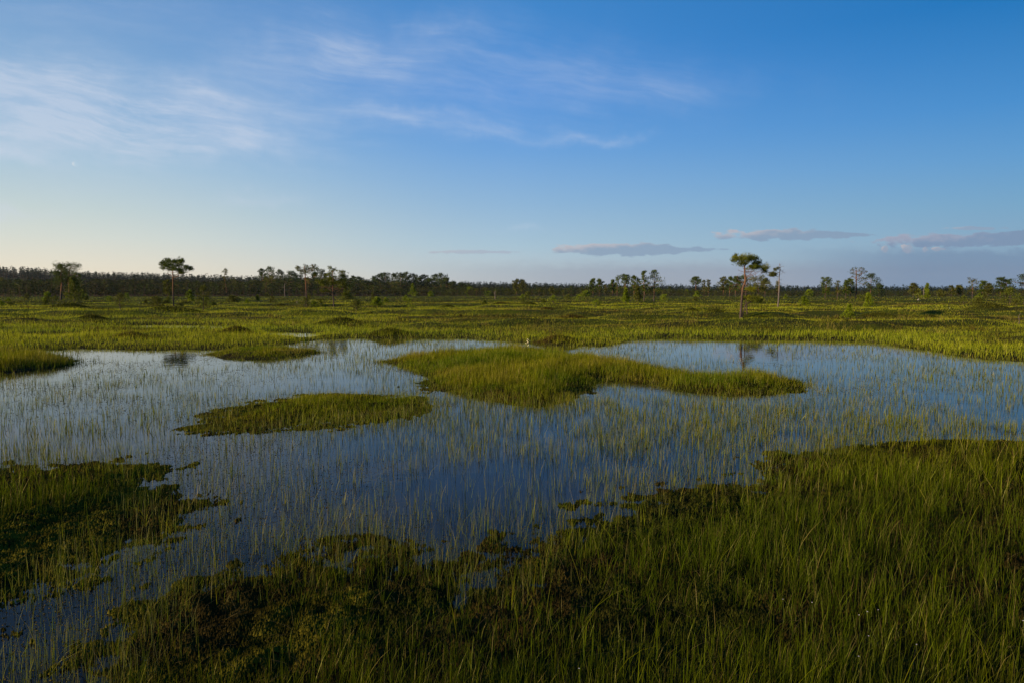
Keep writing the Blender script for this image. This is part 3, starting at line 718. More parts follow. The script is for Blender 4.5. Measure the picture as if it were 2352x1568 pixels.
# the big umbrella pine: elevation units = px of an 8.03x enlargement, origin at its foot (740, 1350)
def E(pts, ox=740, oz=1350): return [(a[0] - ox, oz - a[1]) + tuple(a[2:]) for a in pts]
LG = (.16, .165, .010); MG = (.085, .10, .010)
traced('umbrella_pine', 'largest pine in the middle right, flat umbrella crown on a bent orange trunk', 1700.5, 732, 1 / 8.03,
       [(E([(740, 1365), (750, 1150), (757, 1000), (765, 860), (778, 770), (810, 690), (812, 600), (798, 500), (797, 400), (825, 330)]), 24, 9),
        (E([(772, 1365), (783, 1245), (812, 1185), (820, 1115), (860, 1082), (940, 1050)]), 13, 7)],
       [c for c in [(590-740, 1350-275, 60, 38), (640-740, 1350-240, 50, 40, LG), (655-740, 1350-205, 30, 30), (720-740, 1350-255, 65, 48, LG), (780-740, 1350-285, 60, 40), (840-740, 1350-235, 60, 45, LG),
        (905-740, 1350-245, 60, 45), (970-740, 1350-225, 55, 45, LG), (1020-740, 1350-250, 55, 38), (1080-740, 1350-320, 45, 38), (1010-740, 1350-335, 60, 32), (690-740, 1350-350, 60, 32), (760-740, 1350-340, 50, 30),
        (860-740, 1350-415, 65, 26), (940-740, 1350-420, 60, 26), (1030-740, 1350-395, 60, 34, LG), (1100-740, 1350-395, 65, 36, LG), (1170-740, 1350-400, 45, 34, LG), (1185-740, 1350-480, 34, 36), (1110-740, 1350-450, 50, 22),
        (860-740, 1350-815, 70, 34, LG), (930-740, 1350-800, 45, 26, LG), (830-740, 1350-975, 50, 28), (900-740, 1350-960, 60, 34, LG), (960-740, 1350-1000, 70, 38), (1050-740, 1350-985, 60, 36, LG), (1105-740, 1350-1020, 45, 30), (1000-740, 1350-1030, 70, 22)]],
       [(E([(765, 830), (700, 735), (620, 730), (550, 748)]), 7), (E([(765, 850), (680, 790), (590, 790), (515, 830)]), 6), (E([(805, 700), (700, 660), (660, 600), (675, 550)]), 6),
        (E([(800, 520), (760, 490), (700, 470), (685, 450)]), 5), (E([(800, 560), (750, 520), (710, 525)]), 4), (E([(780, 870), (740, 860), (650, 860), (600, 800)]), 5), (E([(765, 900), (600, 900), (520, 930)]), 4),
        (E([(760, 1000), (720, 1015), (650, 1020)]), 4), (E([(810, 640), (880, 560), (960, 480), (1000, 540), (1010, 600)]), 6), (E([(800, 480), (900, 490), (1010, 480), (1150, 520)]), 6),
        (E([(800, 500), (900, 520), (960, 580)]), 4), (E([(770, 860), (830, 900), (900, 900)]), 5), (E([(775, 1000), (860, 1010), (960, 1040)]), 7), (E([(822, 1110), (815, 1060), (790, 1040)]), 4)],
       MG, nl=.11, per=3.0)
def Q(pts, ox, oz): return [(a[0] - ox, oz - a[1]) + tuple(a[2:]) for a in pts]
traced('slender_pine', 'thin crooked half-dead pine just behind the right side of the big umbrella pine', 1716, 722, 1 / 8.03,
       [(Q([(935, 1140), (918, 950), (900, 860), (905, 740), (895, 600), (900, 470)], 935, 1140), 13, 5)],
       [(-10, 640, 50, 25), (-50, 600, 40, 20), (30, 560, 45, 20)],
       [(Q([(905, 760), (960, 780), (1000, 850), (1050, 830)], 935, 1140), 7), (Q([(900, 700), (940, 710), (985, 750), (1000, 860)], 935, 1140), 6), (Q([(897, 600), (850, 560), (830, 520)], 935, 1140), 4),
        (Q([(900, 540), (950, 580), (960, 640)], 935, 1140), 4), (Q([(905, 780), (850, 760)], 935, 1140), 4), (Q([(895, 620), (960, 560), (990, 600)], 935, 1140), 4)], OLIVE, nl=.11)
traced('bare_pine', 'tall thin nearly bare pine right of the umbrella pine, with one left tuft', 1786.5, 706.5, 1 / 8.03,
       [(Q([(1430, 1150), (1442, 950), (1445, 750), (1440, 600), (1452, 450), (1437, 345)], 1430, 1150), 15, 4)],
       [(-115, 620, 50, 26), (-150, 585, 30, 18), (-70, 600, 40, 22), (-85, 690, 22, 16), (-20, 710, 25, 14)],
       [(Q([(1445, 510), (1400, 520), (1350, 560)], 1430, 1150), 6), (Q([(1447, 470), (1500, 500), (1540, 530)], 1430, 1150), 4), (Q([(1452, 420), (1500, 400), (1525, 420)], 1430, 1150), 4),
        (Q([(1440, 650), (1410, 680), (1390, 740)], 1430, 1150), 5), (Q([(1442, 640), (1490, 650)], 1430, 1150), 3), (Q([(1445, 680), (1490, 720), (1560, 730)], 1430, 1150), 4), (Q([(1445, 400), (1480, 360)], 1430, 1150), 3),
        (Q([(1450, 440), (1480, 470), (1530, 480)], 1430, 1150), 4), (Q([(1447, 540), (1480, 540), (1510, 500)], 1430, 1150), 3)], OLIVE, bark=M_BARKG, nl=.13, per=7.0)
# left heroes, units = px of a 4x enlargement
traced('tall_pine', 'tall straight pine on the left with a broad flat crown above its bare reddish trunk', 399, 710.5, .25,
       [([(0, -6), (0, 120), (0, 230), (3, 330), (0, 400)], 7, 3)],
       [(-80, 430, 22, 14), (-55, 445, 24, 14), (-30, 430, 26, 16), (0, 438, 26, 14), (30, 432, 26, 14), (65, 440, 24, 16), (95, 430, 22, 18), (-95, 405, 20, 12), (-60, 400, 24, 12), (-20, 395, 30, 16), (30, 395, 30, 16), (75, 395, 28, 14), (110, 390, 24, 12),
        (140, 375, 26, 12), (160, 365, 18, 10), (120, 355, 26, 12), (70, 360, 30, 12), (20, 358, 30, 12), (-40, 365, 28, 12), (-80, 372, 22, 10), (100, 330, 26, 8), (60, 335, 24, 8),
        (-60, 65, 30, 10, OLIVE), (60, 60, 30, 10, OLIVE), (20, 40, 30, 10, OLIVE)],
       [([(0, 210), (30, 215), (60, 200)], 2), ([(0, 300), (-40, 320), (-70, 330)], 2), ([(0, 180), (-25, 190)], 1.5)], PINE_G, nl=.17, per=9.0)
traced('twin_pine', 'dark leaning pine on the far left whose crown spreads over its curved trunk', 139.5, 691, .25,
       [([(0, -6), (8, 80), (16, 160), (12, 240), (30, 300)], 9, 3)],
       [(-20, 325, 30, 16), (10, 318, 30, 18), (40, 320, 28, 16), (-5, 295, 34, 18), (35, 290, 36, 18), (65, 275, 30, 18), (80, 320, 22, 12), (20, 262, 36, 16), (60, 245, 34, 16), (-25, 262, 26, 14), (40, 220, 34, 18), (-10, 215, 34, 18), (70, 205, 32, 16), (0, 180, 36, 20), (45, 175, 36, 20), (-25, 245, 30, 16), (20, 300, 36, 18)],
       [([(14, 150), (-20, 165), (-45, 180)], 2)], PINE_G, nl=.2, per=15.0)
traced('forked_pine', 'pine close behind the leaning one, ragged flat top reaching right', 159, 688, .25,
       [([(0, -6), (3, 80), (0, 160), (8, 240), (30, 300)], 7, 3)],
       [(0, 325, 24, 12), (28, 315, 22, 12), (55, 320, 24, 12), (85, 312, 24, 14), (95, 300, 18, 10), (35, 285, 30, 14), (60, 270, 26, 14), (20, 250, 32, 16), (70, 235, 30, 14), (90, 220, 24, 14), (30, 205, 34, 14), (100, 180, 28, 16), (60, 180, 34, 18), (40, 150, 36, 20), (80, 150, 34, 18), (50, 120, 34, 20), (60, 300, 30, 16)],
       [([(5, 200), (40, 215)], 2)], PINE_G, nl=.2, per=14.0)
traced('ragged_pine', 'tall ragged pine left of centre with separate tufts left and right of its top', 705.5, 705.5, .25,
       [([(0, -6), (-4, 100), (-8, 200), (-14, 310), (-18, 370)], 7, 3)],
       [(-65, 345, 22, 14), (-50, 325, 24, 12), (-75, 360, 16, 10), (-18, 365, 22, 14), (-10, 340, 22, 12), (0, 315, 30, 12), (70, 360, 26, 14), (85, 345, 22, 10), (60, 380, 16, 8), (35, 330, 26, 10), (20, 350, 16, 8), (-35, 300, 24, 10), (60, 295, 24, 10), (90, 285, 20, 10)],
       [([(-8, 300), (20, 270), (50, 285)], 2.5), ([(-6, 220), (25, 215), (45, 195)], 2), ([(-4, 110), (25, 115)], 1.5), ([(-10, 320), (-40, 330), (-60, 340)], 2.5), ([(-8, 310), (30, 330), (70, 355)], 2.5)], OLIVE, nl=.16, per=7.0)
traced('spreading_pine', 'pine left of centre with airy top and wide heavy lower branches', 767, 709, .25,
       [([(0, -6), (-4, 100), (-8, 180), (-3, 260), (-5, 340)], 7, 2.5)],
       [(-5, 365, 20, 12), (25, 345, 22, 12), (-35, 340, 22, 10), (45, 335, 20, 12), (85, 330, 22, 12), (95, 305, 20, 12), (-10, 315, 34, 10), (70, 300, 22, 10), (-40, 300, 26, 10), (-60, 275, 30, 12), (-20, 270, 34, 14), (30, 280, 34, 12), (75, 265, 32, 14), (105, 250, 24, 14),
        (-95, 240, 32, 14), (-130, 245, 28, 12), (-60, 225, 36, 14), (-10, 235, 38, 14), (45, 235, 38, 16), (95, 225, 34, 14), (-110, 215, 26, 8), (120, 200, 28, 12), (70, 200, 30, 10), (-75, 160, 30, 10), (-100, 155, 20, 8), (100, 170, 30, 10)],
       [([(-4, 180), (40, 175), (100, 185)], 3), ([(-6, 190), (-60, 195), (-120, 190)], 3), ([(-4, 140), (-40, 138), (-70, 150)], 2), ([(0, 120), (40, 130)], 2), ([(-4, 165), (30, 150), (50, 158)], 2)], MG, nl=.16, per=7.0)
traced('flat_topped_pine', 'tall pine on the right plain with flat layered top and bare forking limbs', 1965.5, 688, .25,
       [([(0, -6), (3, 60), (0, 130), (-2, 200), (-5, 260)], 7, 3)],
       [(-30, 275, 18, 9), (-5, 280, 24, 8), (25, 280, 24, 8), (50, 275, 18, 8), (-38, 262, 16, 9), (10, 262, 26, 8), (60, 255, 24, 8), (80, 250, 16, 8), (-20, 248, 22, 9), (35, 240, 26, 8), (-35, 232, 16, 8), (0, 225, 20, 8), (-25, 205, 20, 8), (50, 220, 20, 7)],
       [([(0, 160), (25, 200), (45, 230)], 3), ([(0, 190), (-25, 210), (-40, 205)], 2), ([(0, 180), (60, 195), (90, 190)], 2), ([(2, 120), (30, 135), (35, 160)], 2), ([(2, 110), (30, 125)], 1.5)], OLIVE, nl=.22, per=8.0)

# measured pines along the plain: X, Ybase, Ytop, width, kind, colour, name, label
G_PL = 'single pines standing on the open plain'
PL = [
 (171, 697, 639, 46, 'cone', MG, 'young_pine', 'bushy bright green young pine in front of the far-left pair of pines'),
 (385, 695, 645, 22, 'pine', OLIVE, 'small_pine', 'small thin dark pine just left of the tall flat-crowned left pine'),
 (110, 693, 674, 24, 'bush', YOUNG, 'pine_sapling', 'knee-high yellow-green pine sapling left of the far-left pines'),
 (277, 718, 676, 26, 'sparse', OLIVE, 'pine_sapling', 'sparse pine sapling halfway between the far-left pines and the tall flat-crowned one'),
 (362, 716, 685, 46, 'bush', OLIVE, 'pine_sapling', 'low wide straggly pine at the left foot of the tall flat-crowned pine'),
 (520, 682, 619, 20, 'sparse', OLIVE, 'thin_pine', 'tall thin open pine rising above the left forest edge'),
 (437, 696, 668, 18, 'bush', YOUNG, 'pine_sapling', 'small green sapling right of the tall flat-crowned pine'),
 (467.5, 716, 658, 32, 'bush', OLIVE, 'young_pine', 'airy young pine with wide low skirt right of the tall flat-crowned pine'),
 (535, 697, 682, 26, 'bush', OLIVE, 'pine_sapling', 'low spreading sapling in front of the left forest edge'),
 (798, 693, 673, 36, 'bush', MG, 'leaning_pine', 'low leaning bushy pine just right of the wide-branched pine'),
 (865, 705, 685, 24, 'bush', YOUNG, 'pine_sapling', 'pale green bushy sapling before the left end of the dark grove'),
 (818, 716, 695, 32, 'sparse', OLIVE, 'pine_sapling', 'sparse low sapling below the leaning bushy pine'),
 (948, 683, 654, 17, 'cone', YOUNG, 'young_pine', 'narrow bright green conical pine before the dark grove'),
 (990, 683, 672, 11, 'bush', YOUNG, 'pine_sapling', 'tiny bright sapling at the foot of the dark grove'),
 (1035, 681, 668, 22, 'bush', YOUNG, 'pine_sapling', 'small round bright sapling at the right end of the dark grove'),
 (1078, 681, 662, 20, 'bush', YOUNG, 'young_pine', 'bright bushy young pine right of the dark grove'),
 (1120, 682, 672, 20, 'bush', YOUNG, 'pine_sapling', 'low bright sapling next to the thin grey snag'),
 (1187, 682, 644, 22, 'pine', OLIVE, 'far_pine', 'left one of two dark rounded pines at the centre of the treeline'),
 (1199, 682, 645, 26, 'pine', OLIVE, 'far_pine', 'right one of two dark rounded pines at the centre of the treeline'),
 (1267, 684, 660, 14, 'sparse', OLIVE, 'crooked_pine', 'short crooked sparse pine near the centre of the treeline'),
 (1345, 683, 671, 22, 'bush', YOUNG, 'pine_sapling', 'broad bright sapling below two reddish pines right of centre'),
 (1361.5, 682, 642, 18, 'pine', PINE_G, 'far_pine', 'left of two red-trunked pines rising over the treeline right of centre'),
 (1377, 682, 642.5, 16, 'pine', PINE_G, 'far_pine', 'right of two red-trunked pines rising over the treeline right of centre'),
 (1407, 682, 645, 16, 'pine', PINE_G, 'far_pine', 'left-leaning pine starting the open row of pines right of centre'),
 (1417, 682, 639, 18, 'sparse', PINE_G, 'far_pine', 'sparse pine second in the open row right of centre'),
 (1435, 686, 633, 26, 'umbrella', PINE_G, 'far_pine', 'round-crowned pine above the bright young pine right of centre'),
 (1456, 684, 635.5, 18, 'pine', PINE_G, 'far_pine', 'pale thin-crowned pine left of the two tallest of the open row'),
 (1466, 684, 640, 14, 'sparse', PINE_G, 'far_pine', 'faint slim pine squeezed beside the thin-crowned one'),
 (1478.5, 696, 624, 20, 'pine', PINE_G, 'slim_pine', 'slim tall pine, left of the two tallest in the open row'),
 (1501, 696, 622, 34, 'pine', PINE_G, 'broad_pine', 'dense broad tall pine, right end of the open row right of centre'),
 (1437, 698, 663, 20, 'cone', YOUNG, 'young_pine', 'bright conical young pine left of the slim tall pine'),
 (1463, 695, 658, 20, 'cone', OLIVE, 'young_pine', 'dull green young pine between the bright young pine and the slim tall one'),
 (1597, 681, 638, 18, 'umbrella', PINE_G, 'far_pine', 'lone small pine with flat top left of the big umbrella pine'),
 (1577, 681, 668, 13, 'cone', YOUNG, 'pine_sapling', 'small pointed bright sapling left of the lone flat-topped small pine'),
 (1601, 683, 671, 12, 'cone', YOUNG, 'pine_sapling', 'small bright sapling under the lone flat-topped small pine'),
 (1617, 682, 645, 12, 'sparse', OLIVE, 'far_pine', 'thin reddish sparse pine, first behind the left side of the umbrella pine'),
 (1627, 682, 644, 12, 'sparse', OLIVE, 'far_pine', 'thin grey sparse pine, second behind the left side of the umbrella pine'),
 (1661, 682, 638, 22, 'pine', OLIVE, 'far_pine', 'small pine with knotty crown just left of the umbrella pine'),
 (1676, 682, 638, 20, 'pine', PINE_G, 'far_pine', 'small pine half hidden by the dead limbs of the umbrella pine'),
 (1690, 683, 637, 24, 'pine', PINE_G, 'far_pine', 'dark pine directly behind the umbrella pine trunk'),
 (1704, 683, 635.5, 34, 'pine', PINE_G, 'far_pine', 'dense pine behind and right of the umbrella pine trunk'),
 (1741, 684, 637, 38, 'round', OLIVE, 'far_pine', 'wide dense pine right behind the umbrella pine'),
 (1757, 684, 641, 22, 'pine', OLIVE, 'far_pine', 'rightmost of the dense pines behind the umbrella pine'),
 (1786, 682, 648, 12, 'sparse', OLIVE, 'far_pine', 'faint sparse pine left of the nearly bare pine'),
 (1846.5, 708, 682, 24, 'bush', YOUNG, 'pine_sapling', 'sparse bright sapling well right of the nearly bare pine'),
 (1859, 683, 668, 16, 'bush', YOUNG, 'pine_sapling', 'small bright bush left of the red-trunked right pine'),
 (1895, 688, 639, 22, 'round', PINE_G, 'red_trunk_pine', 'small dense pine with bright red trunk left of the flat-topped pine'),
 (1923, 690, 647, 22, 'sparse', OLIVE, 'forked_pine', 'sparse forked pine between the red-trunked and the flat-topped pine'),
 (1942, 689, 645.5, 14, 'pine', PINE_G, 'small_pine', 'small dark pine two left of the flat-topped pine'),
 (1953, 688, 642, 18, 'pine', PINE_G, 'small_pine', 'dark pine touching the flat-topped pine on its left'),
 (1999, 683, 631, 44, 'pine', PINE_D, 'broad_pine', 'dense broad dark pine right of the flat-topped pine'),
 (2018, 684, 655, 30, 'bush', PINE_D, 'low_pine', 'low dark bushy pine under the right side of the dense broad one'),
 (1994, 713, 674, 24, 'cone', YOUNG, 'young_pine', 'sparse bright young pine in front of the dense broad dark pine'),
 (1949, 734, 700, 25, 'cone', YOUNG, 'young_pine', 'bright ragged young pine nearest on the right plain'),
 (2097, 686, 653, 18, 'pine', OLIVE, 'small_pine', 'small flat red-trunked pine on the far right plain'),
 (2108, 685, 666, 16, 'bush', (.15, .17, .02), 'yellow_bush', 'yellow-green bush beside the small red-trunked pine'),
 (2129, 689, 653, 13, 'cone', YOUNG, 'young_pine', 'narrow pointed green young pine beside a dead stem on the right'),
 (2160, 684, 668, 14, 'bush', OLIVE, 'low_pine', 'tiny dark bush on the far right plain'),
 (2185, 684, 658, 16, 'sparse', OLIVE, 'small_pine', 'thin small pine on the far right plain'),
 (2201, 684, 658, 18, 'pine', OLIVE, 'small_pine', 'small olive pine left of the ragged sparse one at the far right'),
 (2233, 686, 640.5, 26, 'sparse', OLIVE, 'ragged_pine', 'ragged sparse pine with many thin limbs near the right edge'),
 (2256.5, 685, 647, 18, 'pine', PINE_G, 'small_pine', 'dark pine just right of the ragged sparse one'),
 (2269, 685, 653, 15, 'pine', OLIVE, 'small_pine', 'shorter olive pine, second right of the ragged sparse one'),
 (2297, 690, 639, 28, 'pine', PINE_D, 'broad_pine', 'left of two dense dark pines near the right edge'),
 (2310, 690, 644, 28, 'pine', PINE_D, 'broad_pine', 'right of two dense dark pines near the right edge'),
 (2319, 702, 665, 48, 'bush', MG, 'low_pine', 'wide green bushy pine before the two dense dark ones'),
 (2246.5, 716, 686, 32, 'bush', OLIVE, 'low_pine', 'low dark pine growing out of the widest hummock'),
 (2352, 701, 632, 36, 'umbrella', PINE_D, 'edge_pine', 'tall dark layered pine cut by the right edge of the photo'),
]
GRV = [(604, 620), (620, 615.5), (647, 623), (668, 625), (738, 620), (682, 632), (724, 628), (752, 630), (790, 634), (813, 637), (828, 639), (845, 650), (862, 638), (873, 631), (885.5, 628), (905.5, 630.5), (920.5, 629), (934, 627), (950.5, 633), (962, 640), (974, 633), (988, 642), (1000.5, 632), (1013, 630.5), (1025, 640), (1040, 650), (1060, 652)]
ORD = 'first second third fourth fifth sixth seventh eighth ninth tenth eleventh twelfth thirteenth fourteenth fifteenth sixteenth seventeenth eighteenth nineteenth twentieth'.split()
for lo, hi, place_ in ((0, 700, 'tall dark pines left of the ragged pine'), (700, 800, 'pines behind the ragged and the wide-branched pine'), (800, 1100, 'pines of the dense dark grove')):
    for i, (X, Yt) in enumerate(sorted(q for q in GRV if lo <= q[0] < hi)):
        PL.append((X, 680.5, Yt, 24 + (i * 7) % 11, 'round' if i % 3 else 'pine', PINE_D, 'grove_pine', '%s from the left of the %s' % (ORD[i], place_)))
for i, (X, Yb, Yt, Wp, kind, g, name, lab) in enumerate(PL):
    big = (Yb - Yt) > 35
    if name == 'grove_pine':
        pine(name, lab, X, Yb, Yt, Wp, kind, g, 'pines of the dark grove left of centre', nclump=24, tufts=34)
    else:
        nc = {'umbrella': 20, 'pine': 20, 'cone': 26, 'bush': 20, 'sparse': 15, 'round': 24}[kind]
        pine(name, lab, X, Yb, Yt, Wp * 1.1, kind, g, None, nclump=nc * (2 if X == 171 else 1), tufts=(36 if kind != 'sparse' else 17))

for i in range(54):
    X = random.uniform(-5, 2350) if i % 3 else random.uniform(0, 900); Yb = random.uniform(684, 712); Hh = random.uniform(6, 15) * (1 + (Yb - 684) / 30)
    pine('pine_sapling', 'small pale green pine sapling scattered on the open bog plain', X, Yb, Yb - Hh, Hh * random.uniform(.8, 1.6), random.choice(['bush', 'cone', 'bush']), random.choice([YOUNG, OLIVE, MG]),
         'small saplings scattered over the open plain', nclump=14, tufts=12)
# snags and sticks
def snag(name, label, X, Yb, Yt, rpx, bend, bark, cat='dead stem'):
    p = place(X, Yb); s = p[1] / F; H = (Yb - Yt) * s
    root = bpy.data.objects.new(name, None); col.objects.link(root); root.location = p; tag(root, label, cat)
    path = smooth_path([(0, 0, -.05), (bend * H * .3, 0, H * .35), (-bend * H * .2, .02, H * .7), (bend * H, 0, H)], 3)
    v, t = tube(path, np.linspace(rpx * s, rpx * s * .45, len(path)), 6); mesh_obj('trunk', v, t, bark, parent=root, smooth=True)
    br = [tube([path[k], path[k] + np.array([sg * .12 * H, .02, .06 * H]), path[k] + np.array([sg * .2 * H, .03, .05 * H])], [rpx * s * .35, rpx * s * .25, .003], 4) for k, sg in ((4, 1), (6, -1), (8, 1))]
    for v, t in br: mesh_obj('branch_stub', v, t, bark, parent=root)
mw, tw, pw = base_mat('bleached_wood', .8, .2); pw.inputs['Base Color'].default_value = c4(.5, .45, .38)
tw.l.new(tw.mix(tw.noise(tw.node('ShaderNodeTexCoord').outputs['Object'], 30.0, 4), c4(.35, .3, .25), c4(.65, .6, .5)), pw.inputs['Base Color'])
snag('dead_snag', 'thin upright grey snag on the plain right of the dark grove', 1137, 689, 669, 1.2, .03, M_BARKG)
snag('dead_stump', 'short grey stump left of the ragged pine left of centre', 682, 703, 692, 1.6, .05, M_BARKG)
snag('bleached_stick', 'short crooked whitish stick on the far right plain', 2108.5, 694, 687, 1.0, .25, mw, 'stick')
snag('dead_snag', 'dead upright stem beside the narrow pointed young pine on the right', 2121, 688, 660, 1.0, .04, M_BARKG)
snag('dead_sapling', 'thin bare dead sapling standing at the right edge of the plain', 2340, 746, 720, .8, .1, M_BARKG)
snag('pale_trunk', 'slim pale dead trunk in front of the left forest group', 654, 683, 652, .8, .02, M_BARKG)

# pines of the far edge of the plain: prototypes copied
protos = []
for i in range(9):
    kind = ('pine', 'sparse', 'round', 'pine', 'umbrella', 'round', 'cone', 'bush', 'sparse')[i]
    g = (OLIVE, OLIVE, PINE_G, PINE_D, OLIVE, OLIVE, MG, MG, OLIVE)[i]
    wood, leaf = pine_parts(6.0, {'cone': 2.2, 'bush': 3.2}.get(kind, 2.6), kind, g, nclump=13, tufts=12, nl=.5, r0=.09)
    protos.append((wood, leaf))
used = [None] * 9
G_FE = 'pines crowding the far edge of the plain'
def copy_tree(src, loc, sc_, rot):
    r = src.copy(); col.objects.link(r); r.location = loc; r.scale = (sc_[0], sc_[0], sc_[1]); r.rotation_euler = (0, 0, rot)
    for ch in src.children:
        c = ch.copy(); col.objects.link(c); c.parent = r
    return r
def edge_top(X):                                        # mean top of the near treeline
    return float(np.interp(X, [0, 200, 450, 600, 700, 820, 1050, 1100, 1300, 1600, 1800, 1850, 2100, 2352], [650, 652, 650, 640, 638, 655, 655, 662, 661, 662, 672, 674, 673, 668]))
cnt = 0
while cnt < 205:
    X = random.uniform(-15, 2367)
    if X > 1800 and random.random() < .55: continue
    if X > 600 and random.random() < .25: continue
    Yb = 680.2 + abs(random.gauss(0, 1.6)); Yt = edge_top(X) + random.gauss(2, 5)
    Yt = min(Yt, Yb - 5); i = random.randrange(9)
    if i >= 6: Yt = max(Yt, 668)
    p = place(X, Yb); H = (Yb - Yt) / F * p[1]
    s = (H / 6.0 * random.uniform(.9, 1.3), H / 6.0)
    lab = 'small dark pine in the thicket along the far edge of the plain'
    if used[i] is None:
        r = finish_tree('edge_pine', lab, p, *protos[i], M_BARK, G_FE); used[i] = r; r.scale = (s[0], s[0], s[1])
    else: copy_tree(used[i], p, s, random.random() * 6.28)
    cnt += 1

# the wood behind, and the forest on the horizon: one mass each
def wood_mass(n, r0, r1, az0, az1, hfun, kind, cols, ntri):
    a = np.radians(rng.uniform(az0, az1, n)); r = np.sqrt(rng.uniform(r0**2, r1**2, n)); x = r * np.sin(a); y = r * np.cos(a); z = lookup(x, y)[0]
    H = hfun(np.degrees(a), r) * rng.uniform(.72, 1.08, n) * (.82 + .36 * fbm(x, y, 40.0, 3, 111))
    parts = []
    t = rng.random((n, ntri)); ph = rng.random((n, ntri)) * 6.28
    if kind == 'spruce': w_ = (1 - t)**.8 * .24 + .012; zz = .06 + .94 * t
    else: w_ = .26 * np.sqrt(np.clip(1 - (2 * t - 1)**2, 0, 1)) + .03; zz = .14 + .84 * t
    w_ = w_ * H[:, None]
    cx = x[:, None] + np.cos(ph) * w_ * .8; cy = y[:, None] + np.sin(ph) * w_ * .8; cz = z[:, None] + zz * H[:, None]
    sz = (.075 if kind == 'spruce' else .085) * H[:, None] * (.6 + .7 * rng.random((n, ntri)))
    P0 = np.stack([cx, cy, cz + sz * .7], -1)
    o1 = rng.normal(0, .55, (n, ntri, 3)); o2 = rng.normal(0, .55, (n, ntri, 3)); o1[..., 2] = -.25 + .3 * o1[..., 2]; o2[..., 2] = -.35 + .3 * o2[..., 2]
    P1_ = P0 + o1 * sz[..., None] * 1.4; P2_ = P0 + o2 * sz[..., None] * 1.4
    Vv = np.stack([P0, P1_, P2_], 2).reshape(-1, 3); T = np.arange(len(Vv)).reshape(-1, 3)
    cc = np.array(cols)[rng.integers(0, len(cols), n)] * (.7 + .6 * rng.random((n, 1)))
    C = np.repeat(cc, ntri * 3, 0) * np.repeat(.75 + .5 * rng.random(n * ntri), 3)[:, None]
    # trunks: a thin upright triangle pair per tree
    tr = .018 * H; q = np.stack([np.stack([x - tr, y, z], 1), np.stack([x + tr, y, z], 1), np.stack([x, y, z + H * .9], 1)], 1).reshape(-1, 3)
    return np.vstack([Vv, q]), np.vstack([T, np.arange(len(q)).reshape(-1, 3) + len(Vv)]), np.vstack([C, np.repeat(np.array([[.05, .032, .022]]), len(q), 0)])
def h_wood(az, r): return np.interp(az, [-40, -20, -14, -8, 0, 10, 14, 25, 38], [9, 9.5, 11, 6.5, 5.5, 5.5, 4.5, 3.2, 3.6]) * (r / 480)
a1 = wood_mass(4200, 385, 640, -40, 40, h_wood, 'pine', [(.035, .040, .008), (.028, .042, .007), (.020, .032, .008), (.040, .034, .012)], 70)
V1, T1, C1 = a1
tag(mesh_obj('bog_woodland', V1, T1, M_NEEDLE, C1), 'mass of low olive pines behind the far edge of the bog plain', 'woodland', kind='stuff')
def h_for(az, r): return np.interp(az, [-37, 0, 28, 36], [15.0, 14.5, 12.5, 10])
V1, T1, C1 = join([wood_mass(13000, 1000, 1700, -42, 42, h_for, 'spruce', [(.004, .014, .011), (.005, .017, .011), (.008, .021, .011)], 60)])
tag(mesh_obj('distant_forest', V1, T1, M_NEEDLE, C1), 'dark blue-green conifer forest along the whole horizon', 'forest', kind='stuff')

# ------------------------------------------------------------------ small things
# sapling with round leaves, sun glare painted in as a pale colour, on top of the long islet
p = world_pt(1211, 803, .12); p[2] = max(ground_z(p[0], p[1]), .05)
root = bpy.data.objects.new('sapling', None); col.objects.link(root); root.location = p
tag(root, 'small sapling with pale sunlit leaves standing up from the top of the long islet', 'plant')
sH = .40
stem = smooth_path([(0, 0, -.02), (.02, 0, .12), (.0, .01, .25), (.01, 0, sH)], 3)
v1 = tube(stem, np.linspace(.007, .003, len(stem)), 5); v2 = tube([(.0, 0, .2), (.04, 0, .28), (.055, 0, .36)], [.004, .003, .002], 4)
v, t = jt([v1, v2]); mesh_obj('stem', v, t, M_BARK, parent=root)
mp, tp, pp_ = base_mat('sunlit_leaf', .5, .4); tp.l.new(tp.mix(tp.noise(tp.node('ShaderNodeTexCoord').outputs['Object'], 20.0, 3), c4(.80, .72, .45), c4(.62, .60, .30)), pp_.inputs['Base Color'])
def leaf_disc(cx, cy, cz, r, tilt, yaw, mat, name='leaf'):
    k = 8; vs = [(0, 0, .12 * r)]
    for j in range(k): 
        a = 2 * math.pi * j / k; vs.append((math.cos(a) * r, math.sin(a) * r * .8 * (1 if j != 0 else 1.3), 0))
    M = (bpy.app.version and __import__('mathutils').Euler((tilt, 0, yaw)).to_matrix())
    vs = np.array([list(M @ Vector(q) + Vector((cx, cy, cz))) for q in vs])
    o = mesh_obj(name, vs, np.array([(0, 1 + j, 1 + (j + 1) % k) for j in range(k)]), mat, parent=root); return o
for cx, cz, r, yaw in ((-.005, .34, .022, -.9), (.02, .29, .026, -1.1), (-.045, .26, .016, -.8), (.035, .2, .022, -1.0), (.015, .17, .016, -.7), (0, .10, .012, -1), (.005, .40, .014, -.9), (.045, .37, .012, -.9)):
    leaf_disc(cx, -.012, cz, r, R(75), yaw, mp)
mg_, tg, pg_ = base_mat('green_leaf', .6, .3); pg_.inputs['Base Color'].default_value = c4(.16, .22, .03)
tg.l.new(tg.mix(tg.noise(tg.node('ShaderNodeTexCoord').outputs['Object'], 20.0, 3), c4(.12, .18, .02), c4(.2, .27, .03)), pg_.inputs['Base Color'])
for cx, cz, r in ((.085, .33, .02), (.075, .28, .018), (-.03, .22, .014)): leaf_disc(cx, .01, cz, r, R(70), -.6, mg_)

